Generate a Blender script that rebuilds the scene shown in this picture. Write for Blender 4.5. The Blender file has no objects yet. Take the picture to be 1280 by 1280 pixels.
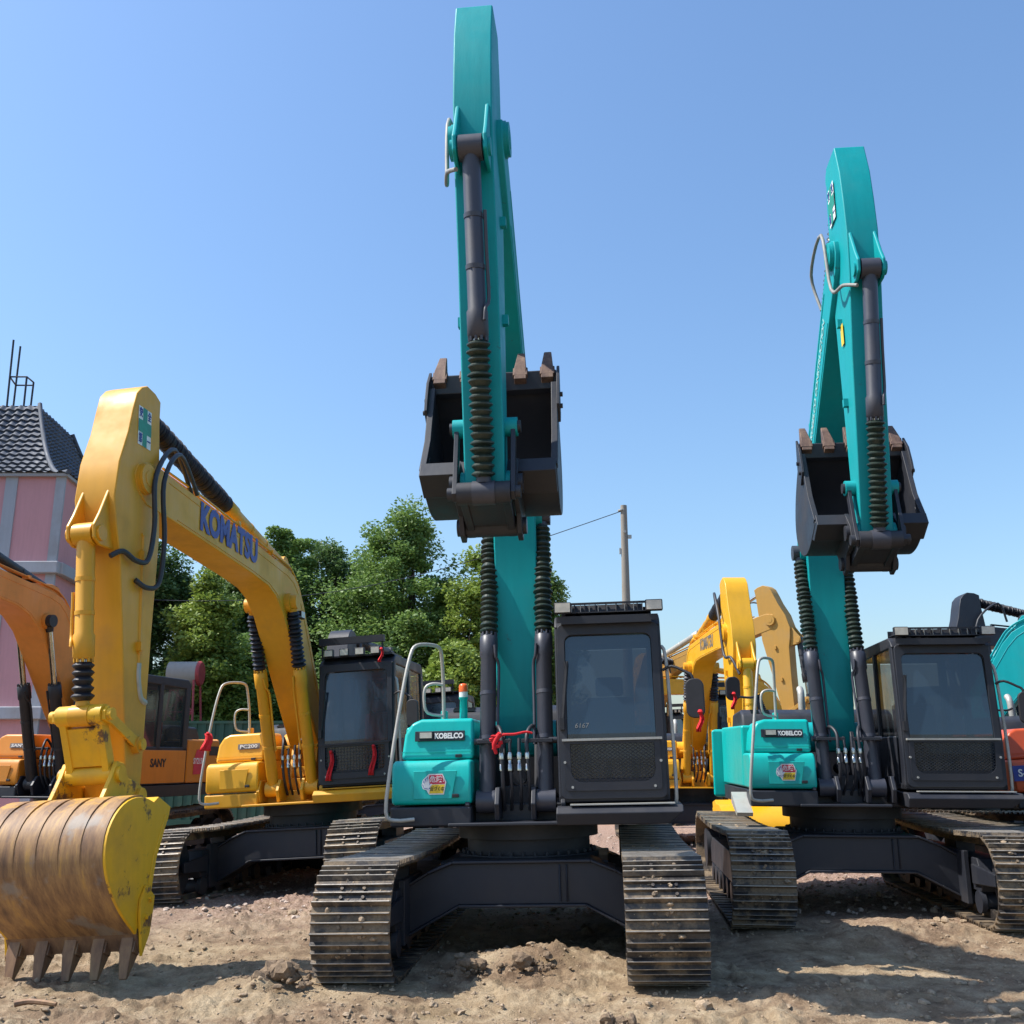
import bpy, math, random
import numpy as np
from mathutils import Vector, Matrix
R = math.radians
random.seed(7); rng = np.random.default_rng(7)
C = bpy.context.scene.collection
SC = bpy.context.scene

# ------------------------------------------------------------------ materials
def newmat(name):
    m = bpy.data.materials.new(name); m.use_nodes = True
    nt = m.node_tree; b = nt.nodes['Principled BSDF']
    return m, nt, b
def N(nt, typ, **kw):
    n = nt.nodes.new(typ)
    for k, v in kw.items():
        if k in n.inputs: n.inputs[k].default_value = v
        else: setattr(n, k, v)
    return n
def rgb(c): return (c[0], c[1], c[2], 1.0)
def ramp(nt, fac, stops):
    r = nt.nodes.new('ShaderNodeValToRGB'); el = r.color_ramp.elements
    while len(el) < len(stops): el.new(0.5)
    for e, (p, c) in zip(el, stops): e.position = p; e.color = rgb(c) if len(c) == 3 else c
    nt.links.new(fac, r.inputs['Fac']); return r
def coords(nt, kind='Object'):
    return nt.nodes.new('ShaderNodeTexCoord').outputs[kind]
def paint(name, col, rough=.35, dirt=(.22,.17,.12), amt=.35, metal=0., coat=.0, scale=2.2, streak=True, wear=None, spec=.5):
    """painted steel: base colour, soft colour drift, patches of dust, fine bump"""
    m, nt, b = newmat(name); L = nt.links.new
    co = coords(nt)
    n1 = N(nt, 'ShaderNodeTexNoise', Scale=scale, Detail=8., Roughness=.62); L(co, n1.inputs['Vector'])
    mp = N(nt, 'ShaderNodeMapping'); mp.inputs['Scale'].default_value = (9, 9, .8) if streak else (6, 6, 6); L(co, mp.inputs['Vector'])
    n2 = N(nt, 'ShaderNodeTexNoise', Scale=1.6, Detail=6., Roughness=.6); L(mp.outputs[0], n2.inputs['Vector'])
    mx = N(nt, 'ShaderNodeMix', data_type='RGBA')
    c2 = tuple(min(1, c * .80) for c in col)
    mx.inputs[6].default_value = rgb(col); mx.inputs[7].default_value = rgb(c2); L(n2.outputs[0], mx.inputs[0])
    r = ramp(nt, n1.outputs[0], [(.50, (0, 0, 0)), (.74, (amt, amt, amt))])
    mx2 = N(nt, 'ShaderNodeMix', data_type='RGBA'); mx2.inputs[7].default_value = rgb(dirt)
    L(r.outputs[0], mx2.inputs[0]); L(mx.outputs[2], mx2.inputs[6])
    out = mx2.outputs[2]
    if wear:
        n3 = N(nt, 'ShaderNodeTexNoise', Scale=wear[1], Detail=10., Roughness=.7); L(co, n3.inputs['Vector'])
        r3 = ramp(nt, n3.outputs[0], [(wear[2], (0, 0, 0)), (wear[2] + .05, (1, 1, 1))])
        mx3 = N(nt, 'ShaderNodeMix', data_type='RGBA'); mx3.inputs[7].default_value = rgb(wear[0])
        L(r3.outputs[0], mx3.inputs[0]); L(out, mx3.inputs[6]); out = mx3.outputs[2]
    L(out, b.inputs['Base Color'])
    rr = ramp(nt, n1.outputs[0], [(.35, (rough,) * 3), (.75, (min(1, rough + .3),) * 3)])
    L(rr.outputs[0], b.inputs['Roughness'])
    b.inputs['Metallic'].default_value = metal; b.inputs['Specular IOR Level'].default_value = spec
    b.inputs['Coat Weight'].default_value = coat; b.inputs['Coat Roughness'].default_value = .15
    bp = N(nt, 'ShaderNodeBump', Strength=.12, Distance=.01); L(n2.outputs[0], bp.inputs['Height']); L(bp.outputs[0], b.inputs['Normal'])
    return m
def plain(name, col, rough=.5, metal=0., alpha=1., emit=0., trans=0.):
    m, nt, b = newmat(name)
    n1 = N(nt, 'ShaderNodeTexNoise', Scale=14., Detail=5.); nt.links.new(coords(nt), n1.inputs['Vector'])
    r = ramp(nt, n1.outputs[0], [(.3, tuple(c * .82 for c in col)), (.7, tuple(min(1, c * 1.1) for c in col))])
    nt.links.new(r.outputs[0], b.inputs['Base Color'])
    b.inputs['Roughness'].default_value = rough; b.inputs['Metallic'].default_value = metal; b.inputs['Alpha'].default_value = alpha
    if trans: b.inputs['Transmission Weight'].default_value = trans
    return m

TEAL = paint('teal paint', (.0, .46, .42), .32, amt=.06, coat=.08, spec=.4)
TEAL_S = paint('teal arm paint', (.0, .335, .355), .42, amt=.05, coat=.0, spec=.3, wear=((.03, .12, .13), 5.5, .66))
DGREY = paint('charcoal paint', (.019, .0215, .031), .42, amt=.16, dirt=(.13, .11, .09))
DGREYC = paint('charcoal cylinder paint', (.045, .048, .066), .36, amt=.15, dirt=(.13, .11, .09))
YEL = paint('yellow paint', (.76, .36, .012), .42, amt=.42, dirt=(.36, .21, .07), coat=.05, wear=((.26, .13, .03), 5.2, .665))
YEL2 = paint('bright yellow paint', (.84, .42, .010), .36, amt=.12, dirt=(.33, .20, .06), coat=.15)
YELW = paint('worn yellow paint', (.86, .47, .014), .42, amt=.45, dirt=(.30, .17, .06), wear=((.15, .075, .035), 3.6, .565))
ORG = paint('orange yellow paint', (.66, .24, .018), .38, amt=.25, dirt=(.33, .18, .06))
ORGB = paint('orange boom paint', (.76, .27, .035), .42, amt=.35, dirt=(.30, .17, .08))
TAN = paint('tan paint', (.50, .27, .05), .5, amt=.4, dirt=(.33, .24, .13))
RED = paint('orange red paint', (.62, .09, .025), .36, amt=.2)
BLK = plain('black rubber', (.018, .018, .022), .55)
BELG = plain('green black bellows', (.020, .034, .026), .38)
BELB = plain('black bellows', (.012, .012, .018), .5)
CHROME = plain('rod steel', (.55, .53, .50), .22, 1.)
GALV = paint('galvanised rail', (.48, .47, .43), .45, amt=.5, metal=.35, dirt=(.30, .28, .24), scale=9)
HOSE = plain('hose rubber', (.030, .032, .040), .5)
HOSEG = plain('pale hose', (.26, .25, .23), .55)
LAMPW = plain('lamp lens', (.62, .58, .50), .25)
WHITE = plain('white decal', (.78, .78, .76), .5)
BLUE = plain('blue decal', (.02, .045, .27), .45)
GREEN = plain('green decal', (.01, .26, .17), .5)
REDM = plain('red cloth', (.62, .012, .02), .8)
REDD = plain('red decal', (.60, .03, .07), .5)
YELD = plain('yellow decal', (.80, .55, .03), .5)
GREYD = plain('grey decal', (.16, .15, .14), .5)
ORL = plain('orange lens', (.85, .14, .02), .3)
SEAT = plain('seat cloth', (.32, .03, .04), .85)
def rust_mat(name, c1, c2, c3, rough=.6):
    m, nt, b = newmat(name); L = nt.links.new; co = coords(nt)
    mp = N(nt, 'ShaderNodeMapping'); mp.inputs['Scale'].default_value = (7, 7, 1.6); L(co, mp.inputs['Vector'])
    n = N(nt, 'ShaderNodeTexNoise', Scale=1.8, Detail=10., Roughness=.68); L(mp.outputs[0], n.inputs['Vector'])
    r = ramp(nt, n.outputs[0], [(.30, c1), (.50, c2), (.72, c3)]); L(r.outputs[0], b.inputs['Base Color'])
    b.inputs['Roughness'].default_value = rough; b.inputs['Metallic'].default_value = .25
    bp = N(nt, 'ShaderNodeBump', Strength=.3, Distance=.01); L(n.outputs[0], bp.inputs['Height']); L(bp.outputs[0], b.inputs['Normal'])
    return m
RUST = rust_mat('rusty worn steel', (.13, .075, .048), (.22, .125, .07), (.32, .20, .10))
TOOTH = rust_mat('tooth steel', (.07, .045, .04), (.14, .085, .065), (.24, .16, .11), .65)
def wornshell():
    m, nt, b = newmat('worn bucket shell'); L = nt.links.new; co = coords(nt)
    mp = N(nt, 'ShaderNodeMapping'); mp.inputs['Scale'].default_value = (8, 2, 1.6); L(co, mp.inputs['Vector'])
    n = N(nt, 'ShaderNodeTexNoise', Scale=1.6, Detail=11., Roughness=.7); L(mp.outputs[0], n.inputs['Vector'])
    r = ramp(nt, n.outputs[0], [(.28, (.10, .058, .040)), (.44, (.23, .125, .060)), (.58, (.36, .205, .085)), (.74, (.56, .31, .06))])
    sx = N(nt, 'ShaderNodeSeparateXYZ'); L(co, sx.inputs[0])
    n2 = N(nt, 'ShaderNodeTexNoise', Scale=7., Detail=9., Roughness=.7); L(co, n2.inputs['Vector'])
    ma = N(nt, 'ShaderNodeMath', operation='MULTIPLY_ADD'); ma.inputs[1].default_value = .55; L(n2.outputs[0], ma.inputs[0]); L(sx.outputs[2], ma.inputs[2])
    r2 = ramp(nt, ma.outputs[0], [(.0, (0, 0, 0)), (1., (1, 1, 1))])
    mr = N(nt, 'ShaderNodeMapRange'); mr.inputs['From Min'].default_value = 1.58; mr.inputs['From Max'].default_value = 1.70; L(ma.outputs[0], mr.inputs[0])
    nt.nodes.remove(r2)
    mx = N(nt, 'ShaderNodeMix', data_type='RGBA'); mx.inputs[7].default_value = rgb((.62, .32, .03))
    L(mr.outputs[0], mx.inputs[0]); L(r.outputs[0], mx.inputs[6])
    # dried grey mud patches with their own shape
    n3 = N(nt, 'ShaderNodeTexNoise', Scale=2.6, Detail=6., Roughness=.55); L(co, n3.inputs['Vector'])
    r3 = ramp(nt, n3.outputs[0], [(.60, (0, 0, 0)), (.66, (.7, .7, .7))])
    mx2 = N(nt, 'ShaderNodeMix', data_type='RGBA'); mx2.inputs[7].default_value = rgb((.26, .23, .20)); L(r3.outputs[0], mx2.inputs[0]); L(mx.outputs[2], mx2.inputs[6])
    L(mx2.outputs[2], b.inputs['Base Color']); b.inputs['Roughness'].default_value = .62; b.inputs['Metallic'].default_value = .0
    bp = N(nt, 'ShaderNodeBump', Strength=.35, Distance=.01); L(n.outputs[0], bp.inputs['Height']); L(bp.outputs[0], b.inputs['Normal'])
    return m
SHELL = wornshell()
def trackmat(name, dust):
    m, nt, b = newmat(name); L = nt.links.new; co = coords(nt)
    n = N(nt, 'ShaderNodeTexNoise', Scale=3.2, Detail=10., Roughness=.68); L(co, n.inputs['Vector'])
    n2 = N(nt, 'ShaderNodeTexNoise', Scale=45., Detail=4., Roughness=.7); L(co, n2.inputs['Vector'])
    r = ramp(nt, n.outputs[0], [(.32, (.030, .029, .033)), (.47, (.075, .064, .056)), (.50 + dust, (.24, .18, .12)), (.80, (.34, .26, .175))])
    mx = N(nt, 'ShaderNodeMix', data_type='RGBA', blend_type='MULTIPLY'); mx.inputs[0].default_value = .6
    r2 = ramp(nt, n2.outputs[0], [(.3, (.55, .55, .55)), (.7, (1.2, 1.2, 1.2))]); L(r.outputs[0], mx.inputs[6]); L(r2.outputs[0], mx.inputs[7])
    L(mx.outputs[2], b.inputs['Base Color'])
    rr = ramp(nt, n.outputs[0], [(.4, (.38,) * 3), (.6, (.8,) * 3)]); L(rr.outputs[0], b.inputs['Roughness'])
    b.inputs['Metallic'].default_value = .45
    bp = N(nt, 'ShaderNodeBump', Strength=.4, Distance=.01); L(n2.outputs[0], bp.inputs['Height']); L(bp.outputs[0], b.inputs['Normal'])
    return m
TRK = trackmat('track steel', .07)
TRKD = trackmat('dusty track steel', .03)
GRIP = rust_mat('polished grouser edge', (.20, .165, .13), (.36, .32, .27), (.50, .46, .40), .42)
def mudmat(nm='dried mud', ca=(.22, .155, .10), cb=(.46, .345, .23)):
    m, nt, b = newmat(nm); L = nt.links.new; co = coords(nt)
    n = N(nt, 'ShaderNodeTexNoise', Scale=30., Detail=8., Roughness=.7); L(co, n.inputs['Vector'])
    r = ramp(nt, n.outputs[0], [(.3, ca), (.7, cb)]); L(r.outputs[0], b.inputs['Base Color']); b.inputs['Roughness'].default_value = .95
    bp = N(nt, 'ShaderNodeBump', Strength=.8, Distance=.02); L(n.outputs[0], bp.inputs['Height']); L(bp.outputs[0], b.inputs['Normal'])
    return m
MUD = mudmat(); MUDD = mudmat('damp mud', (.12, .08, .05), (.29, .205, .13))
def glassmat(name, col, alpha, rough=.04):
    m, nt, b = newmat(name); b.inputs['Base Color'].default_value = rgb(col); b.inputs['Roughness'].default_value = rough
    b.inputs['Alpha'].default_value = alpha; b.inputs['Specular IOR Level'].default_value = .9
    n = N(nt, 'ShaderNodeTexNoise', Scale=2.0, Detail=6., Roughness=.6)
    mp = N(nt, 'ShaderNodeMapping'); mp.inputs['Scale'].default_value = (6, 6, 1); nt.links.new(coords(nt), mp.inputs['Vector']); nt.links.new(mp.outputs[0], n.inputs['Vector'])
    r = ramp(nt, n.outputs[0], [(.35, (rough,) * 3), (.8, (rough + .22,) * 3)]); nt.links.new(r.outputs[0], b.inputs['Roughness'])
    return m
GLASS = glassmat('tinted glass', (.016, .032, .052), .94)
GLASSC = glassmat('clear glass', (.02, .03, .035), .60)

# ------------------------------------------------------------------ mesh helper
class MB:
    def __init__(s): s.v = []; s.f = []; s.m = []; s.sm = []
    def add(s, vs, fs, m=0, sm=False):
        o = len(s.v); s.v += [tuple(p) for p in vs]
        for f in fs: s.f.append([i + o for i in f]); s.m.append(m); s.sm.append(sm)
    def box(s, c, d, rot=None, m=0):
        x, y, z = d[0] / 2, d[1] / 2, d[2] / 2
        vs = [Vector((i * x, j * y, k * z)) for k in (-1, 1) for j in (-1, 1) for i in (-1, 1)]
        if rot is not None: vs = [rot @ v for v in vs]
        c = Vector(c); vs = [v + c for v in vs]
        s.add(vs, [(0, 2, 3, 1), (4, 5, 7, 6), (0, 1, 5, 4), (2, 6, 7, 3), (0, 4, 6, 2), (1, 3, 7, 5)], m)
    def bx(s, x0, x1, f0, f1, z0, z1, m=0):
        s.box(((x0 + x1) / 2, -(f0 + f1) / 2, (z0 + z1) / 2), (abs(x1 - x0), abs(f1 - f0), abs(z1 - z0)), None, m)
    def prism(s, pts, x0, x1, m=0):
        """polygon of (f,z), extruded along x"""
        n = len(pts)
        a = sum(pts[i][0] * pts[(i + 1) % n][1] - pts[(i + 1) % n][0] * pts[i][1] for i in range(n))
        if a < 0: pts = pts[::-1]
        if x0 > x1: x0, x1 = x1, x0
        vs = [(x0, -f, z) for f, z in pts] + [(x1, -f, z) for f, z in pts]
        s.add(vs, [list(range(n)), list(range(2 * n - 1, n - 1, -1))] + [(i, i + n, (i + 1) % n + n, (i + 1) % n) for i in range(n)], m)
    def prismT(s, pts, x0, x1, y0, y1, m=0):
        """polygon of (x,z) extruded along y"""
        n = len(pts)
        a = sum(pts[i][0] * pts[(i + 1) % n][1] - pts[(i + 1) % n][0] * pts[i][1] for i in range(n))
        if a < 0: pts = pts[::-1]
        if y0 > y1: y0, y1 = y1, y0
        vs = [(x, y0, z) for x, z in pts] + [(x, y1, z) for x, z in pts]
        s.add(vs, [list(range(n)), list(range(2 * n - 1, n - 1, -1))] + [(i, i + n, (i + 1) % n + n, (i + 1) % n) for i in range(n)], m)
    def plate(s, pts, n, th, m=0):
        """3-D planar polygon given thickness th along n"""
        n = Vector(n).normalized() * th; k = len(pts); pts = [Vector(p) for p in pts]
        s.add(pts + [p + n for p in pts], [list(range(k))[::-1], list(range(k, 2 * k))] + [(i, (i + 1) % k, (i + 1) % k + k, i + k) for i in range(k)], m)
    def lathe(s, p0, p1, prof, n=16, m=0, sm=True):
        p0 = Vector(p0); p1 = Vector(p1); d = (p1 - p0).normalized()
        a = d.orthogonal().normalized(); b = d.cross(a); vs = []; fs = []
        for t, r in prof:
            for i in range(n):
                w = 2 * math.pi * i / n; vs.append(p0 + d * t + (a * math.cos(w) + b * math.sin(w)) * r)
        for j in range(len(prof) - 1):
            for i in range(n):
                k = (i + 1) % n; fs.append((j * n + i, j * n + k, (j + 1) * n + k, (j + 1) * n + i))
        s.add(vs, fs, m, sm)
        s.add([vs[i] for i in range(n)], [list(range(n))[::-1]], m); e = (len(prof) - 1) * n
        s.add([vs[e + i] for i in range(n)], [list(range(n))], m)
    def cyl(s, p0, p1, r, n=16, m=0):
        s.lathe(p0, p1, [(0, r), ((Vector(p1) - Vector(p0)).length, r)], n, m)
    def tube(s, pts, r, n=8, m=0, smooth=0):
        pts = [Vector(p) for p in pts]
        if smooth:
            q = []
            for i in range(len(pts) - 1):
                a = pts[max(i - 1, 0)]; b = pts[i]; c = pts[i + 1]; d = pts[min(i + 2, len(pts) - 1)]
                for k in range(smooth):
                    t = k / smooth
                    q.append(.5 * ((2 * b) + (c - a) * t + (2 * a - 5 * b + 4 * c - d) * t * t + (3 * b - a - 3 * c + d) * t ** 3))
            q.append(pts[-1]); pts = q
        rr = r if isinstance(r, (list, tuple)) else None
        T0 = (pts[1] - pts[0]).normalized(); a = T0.orthogonal().normalized(); vs = []; fs = []
        for i, p in enumerate(pts):
            if i == 0: t = T0
            elif i == len(pts) - 1: t = (pts[-1] - pts[-2]).normalized()
            else: t = ((pts[i + 1] - p).normalized() + (p - pts[i - 1]).normalized()).normalized()
            a = (a - t * a.dot(t))
            a = a.normalized() if a.length > 1e-6 else t.orthogonal().normalized()
            b = t.cross(a)
            ri = (rr[0] + (rr[1] - rr[0]) * i / (len(pts) - 1)) if rr else r
            for k in range(n):
                w = 2 * math.pi * k / n; vs.append(p + (a * math.cos(w) + b * math.sin(w)) * ri)
        for j in range(len(pts) - 1):
            for i in range(n):
                k = (i + 1) % n; fs.append((j * n + i, j * n + k, (j + 1) * n + k, (j + 1) * n + i))
        s.add(vs, fs, m, True)
        s.add([vs[i] for i in range(n)], [list(range(n))[::-1]], m); e = (len(pts) - 1) * n
        s.add([vs[e + i] for i in range(n)], [list(range(n))], m)
    def build(s, name, mats, parent=None, bevel=0, seg=2, ang=35):
        me = bpy.data.meshes.new(name); me.from_pydata([tuple(v) for v in s.v], [], s.f)
        if not isinstance(mats, (list, tuple)): mats = [mats]
        for mm in mats: me.materials.append(mm)
        me.polygons.foreach_set('material_index', s.m)
        me.polygons.foreach_set('use_smooth', [True] * len(s.f) if bevel else s.sm)
        me.update()
        if bevel: me.set_sharp_from_angle(angle=R(ang))
        elif any(s.sm): me.set_sharp_from_angle(angle=R(50))
        o = bpy.data.objects.new(name, me); C.objects.link(o)
        if parent is not None: o.parent = parent
        if bevel:
            md = o.modifiers.new('Bevel', 'BEVEL'); md.width = bevel; md.segments = seg; md.limit_method = 'ANGLE'; md.angle_limit = R(ang); md.harden_normals = True
        return o
def tag(o, label=None, cat=None, group=None, kind=None):
    if label: o['label'] = label
    if cat: o['category'] = cat
    if group: o['group'] = group
    if kind: o['kind'] = kind
    return o
def empty(name, loc, rz=0, rx=0, ry=0):
    o = bpy.data.objects.new(name, None); C.objects.link(o); o.location = loc; o.rotation_euler = (rx, ry, rz); return o
def textobj(name, s, mat, parent, size, mtx, bold=0., ext=.0015, sx=1., shear=0., align='CENTER', fit=0.):
    cu = bpy.data.curves.new('t', 'FONT'); cu.body = s; cu.size = size; cu.offset = bold; cu.extrude = ext; cu.shear = shear
    cu.align_x = align; cu.align_y = 'CENTER'; cu.resolution_u = 3
    t = bpy.data.objects.new('t', cu); C.objects.link(t); dg = bpy.context.evaluated_depsgraph_get(); dg.update()
    me = bpy.data.meshes.new_from_object(t.evaluated_get(dg)); bpy.data.objects.remove(t)
    if fit: xs_ = [v.co.x for v in me.vertices]; sx = fit / (max(xs_) - min(xs_))
    me.transform(Matrix.Diagonal((sx, 1, 1, 1))); me.transform(mtx); me.materials.clear(); me.materials.append(mat)
    o = bpy.data.objects.new(name, me); C.objects.link(o); o.parent = parent; return o
def frame(o, ux, uy):
    ux = Vector(ux).normalized(); uy = Vector(uy).normalized(); uz = ux.cross(uy)
    m = Matrix((ux, uy, uz)).transposed().to_4x4(); m.translation = Vector(o); return m

# ------------------------------------------------------------------ excavator
def ccw(a): return (-a[1], a[0])
def comb(o, a, p, b, q): return (o[0] + a[0] * p + b[0] * q, o[1] + a[1] * p + b[1] * q)
def nrm(a): l = math.hypot(*a); return (a[0] / l, a[1] / l)

def hyd(name, root, x, p0, p1, blen, rb, rr, mat, bel=None, belr=.085, ring=.055, pipe=0, rodmat=None, eye=.10):
    """hydraulic cylinder from (f,z) p0 to p1: barrel + rod + rubber bellows"""
    P0 = Vector((x, -p0[0], p0[1])); P1 = Vector((x, -p1[0], p1[1])); L = (P1 - P0).length; d = (P1 - P0) / L
    b = MB(); b.lathe(P0, P1, [(.0, rb * .8), (.06, rb), (blen - .22, rb), (blen - .20, rb * 1.16), (blen - .02, rb * 1.16), (blen, rb * .9)], 22)
    b.cyl(P0 - Vector((.09, 0, 0)), P0 + Vector((.09, 0, 0)), eye, 18)
    for t in (.35, .62): b.lathe(P0 + d * (blen * t), P1, [(0, rb * 1.07), (.035, rb * 1.07)], 20)
    for k in range(10):
        w = k * math.pi / 5; a = d.orthogonal().normalized(); c = d.cross(a); q = P0 + d * blen + (a * math.cos(w) + c * math.sin(w)) * rb * .95
        b.cyl(q - d * .01, q + d * .025, .012, 6)
    o = b.build(name, mat, root)
    r = MB(); r.cyl(P0 + d * (blen - .02), P1 - d * eye * .5, rr, 14); r.cyl(P1 - Vector((.085, 0, 0)), P1 + Vector((.085, 0, 0)), eye * .92, 18, 1); r.lathe(P1 - d * (eye + .06), P1, [(0, rr * 1.25), (.08, rr * 1.5)], 14, 1)
    r.build('rod', [rodmat or CHROME, mat], o)
    if bel:
        b0 = blen + .02; b1 = L - eye - .02; n = max(4, int((b1 - b0) / ring)); prof = []
        for i in range(n):
            j = belr * (1 + .05 * math.sin(i * 1.9) + random.uniform(-.06, .06)); h = (b1 - b0) / n; t = b0 + h * (i + random.uniform(-.14, .14) * (0 < i))
            prof += [(t + .08 * h, belr * .70), (t + .42 * h, j), (t + .58 * h, j)]
        prof.append((b1, belr * .7))
        e = MB(); e.lathe(P0, P1, prof, 22, sm=False); e.build('bellows', bel, o)
    if pipe:
        q = MB(); sx = pipe
        a = P0 + d * .25 + Vector((sx * rb * .6, -rb * .6, 0)); 
        w = Vector((sx * (rb + .02), -.02, 0))
        q.tube([P0 + d * .5 + w, P0 + d * (blen * .55) + w, P0 + d * (blen * .80) + w * 1.05, P0 + d * (blen * .86) + w * .8 + Vector((0, -.05, 0)), P0 + d * (blen - .1) + w * .7 + Vector((0, -.07, 0))], .014, 8, smooth=3)
        q.build('pipe', mat, o)
    return o

def bucket(root, x, A, phi, W, mb, shellmat, toothmat, strips=False, parent_name='bucket', edge=None, toothn=5, toothlen=1.15, bs=1.):
    u = (math.cos(phi), math.sin(phi)); q = ccw(u)
    P = lambda a, b: comb(A, u, a * bs, q, b * bs)
    shell = [(.17, .02), (.18, .30), (.22, .52), (.33, .72), (.50, .86), (.70, .91), (.90, .84), (1.06, .66), (1.17, .42), (1.23, .20), (1.27, .05)]
    dense = []
    for i in range(len(shell) - 1):
        a = shell[max(i - 1, 0)]; b = shell[i]; c = shell[i + 1]; d = shell[min(i + 2, len(shell) - 1)]
        for k in range(3):
            t = k / 3; dense.append(tuple(.5 * (2 * b[j] + (c[j] - a[j]) * t + (2 * a[j] - 5 * b[j] + 4 * c[j] - d[j]) * t * t + (3 * b[j] - a[j] - 3 * c[j] + d[j]) * t ** 3) for j in (0, 1)))
    dense.append(shell[-1])
    inner = [(a + (.72 - a) * .035, b - .028 if b > .06 else b) for a, b in dense]
    m = MB(); h = W / 2
    m.prism([P(*p) for p in dense] + [P(*p) for p in inner[::-1]], x - h + .02, x + h - .02, 1)
    side = [P(*p) for p in dense] + [P(1.16, .0), P(.95, .03), P(.60, .07), P(.32, .02)]
    for s in (-1, 1): m.prism(side, x + s * h, x + s * (h - .028), 0)
    # rim bars along the side plate's free edge
    for s in (-1, 1):
        rim = [P(1.19, -.012), P(1.19, .05), P(.60, .11), P(.2, .06), P(.2, .0), P(.60, .055)]
        m.prism(rim, x + s * (h + .008), x + s * (h - .045), 0)
        g = [P(.2, .06), P(.45, .09), P(.33, .13), P(.24, .24), P(.2, .42)]
        m.prism(g, x + s * (h - .03), x + s * (h - .05), 0)
    # upper lip torque tube, ears
    m.prism([P(.10, -.03), P(.24, -.03), P(.27, .16), P(.19, .30), P(.10, .22)], x - h * .99, x + h * .99, 0)
    for s in (-1, 1):
        ear = [P(-.10, -.07), P(.02, -.10), P(.26, -.02), P(.30, .60), P(.16, .56), P(.0, .52), P(-.14, .50), P(-.17, .38), P(-.08, .25), P(-.11, .06)]
        m.prism(ear, x + s * .245, x + s * .205, 0)
        pa = Vector((x + s * .19, -P(0, 0)[0], P(0, 0)[1])); pb = pa + Vector((s * .09, 0, 0)); m.cyl(pa, pb, .075, 18)
        B = P(-.05, .42); pa = Vector((x + s * .19, -B[0], B[1])); m.cyl(pa, pa + Vector((s * .085, 0, 0)), .068, 18)
    # cutting edge lip
    m.prism([P(1.20, .13), P(1.25, .12), P(1.36, .0), P(1.33, -.02), P(1.2, .07)], x - h, x + h, 2)
    o = m.build(parent_name, [mb, shellmat, edge or shellmat], root, .006, 1)
    if strips:
        for k in range(6):
            st = MB(); cx = x - h + .10 + k * (W - .2) / 5; a = dense[5:20]
            st.prism([P(*p) for p in a] + [P(p[0] + (p[0] - .72) * .03 * (1 - i_ / 15), p[1] + .018 * (1 - i_ / 15)) for i_, p in list(enumerate(a))[::-1]], cx - .075, cx + .075)
            st.build('wear_strip', shellmat, o, .004, 1)
    for k in range(toothn):
        cx = x - h + .075 + k * (W - .15) / (toothn - 1); t = MB(); wv = .052; TL = toothlen
        a0 = P(1.24, .10); a1 = P(1.24, -.02); b0 = P(1.24 + .30 * TL, .035); b1 = P(1.24 + .30 * TL, .012)
        c0 = P(1.38, .085); c1 = P(1.38, -.045)
        vs = []
        for (pp, ww) in ((a0, wv), (a1, wv), (c0, wv * .95), (c1, wv * .95), (b0, wv * .62), (b1, wv * .62)):
            vs += [(cx - ww, -pp[0], pp[1]), (cx + ww, -pp[0], pp[1])]
        t.add(vs, [(0, 1, 3, 2), (0, 4, 5, 1), (2, 3, 7, 6), (0, 2, 6, 4), (1, 5, 7, 3), (4, 8, 9, 5), (6, 7, 11, 10), (4, 6, 10, 8), (5, 9, 11, 7), (8, 10, 11, 9)])
        p = P(1.33, .02); t.box((cx, -p[0], p[1]), (.125, .10, .10), Matrix.Rotation(-(phi), 3, 'X'))
        t.build('tooth', toothmat, o, .006, 1)
    for s in (-1, 1):
        t = MB(); t.prism([P(.86, .16), P(.90, -.01), P(1.0, -.035), P(1.20, -.06), P(1.40, -.01), P(1.22, .10), P(1.12, .16), P(1.0, .2)], x + s * (h + .028), x + s * (h + .003))
        for a in (.95, 1.10): pp = P(a, .06); t.cyl((x + s * (h + .02), -pp[0], pp[1]), (x + s * (h + .05), -pp[0], pp[1]), .022, 8)
        t.build('side_cutter', mb, o, .004, 1)
    return P

def circ(a, ra, b, rb, side):
    d = math.dist(a, b); t = (ra * ra - rb * rb + d * d) / (2 * d); h = math.sqrt(max(1e-4, ra * ra - t * t)); ex = ((b[0] - a[0]) / d, (b[1] - a[1]) / d)
    return (a[0] + ex[0] * t + side * ex[1] * h, a[1] + ex[1] * t - side * ex[0] * h)

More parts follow.
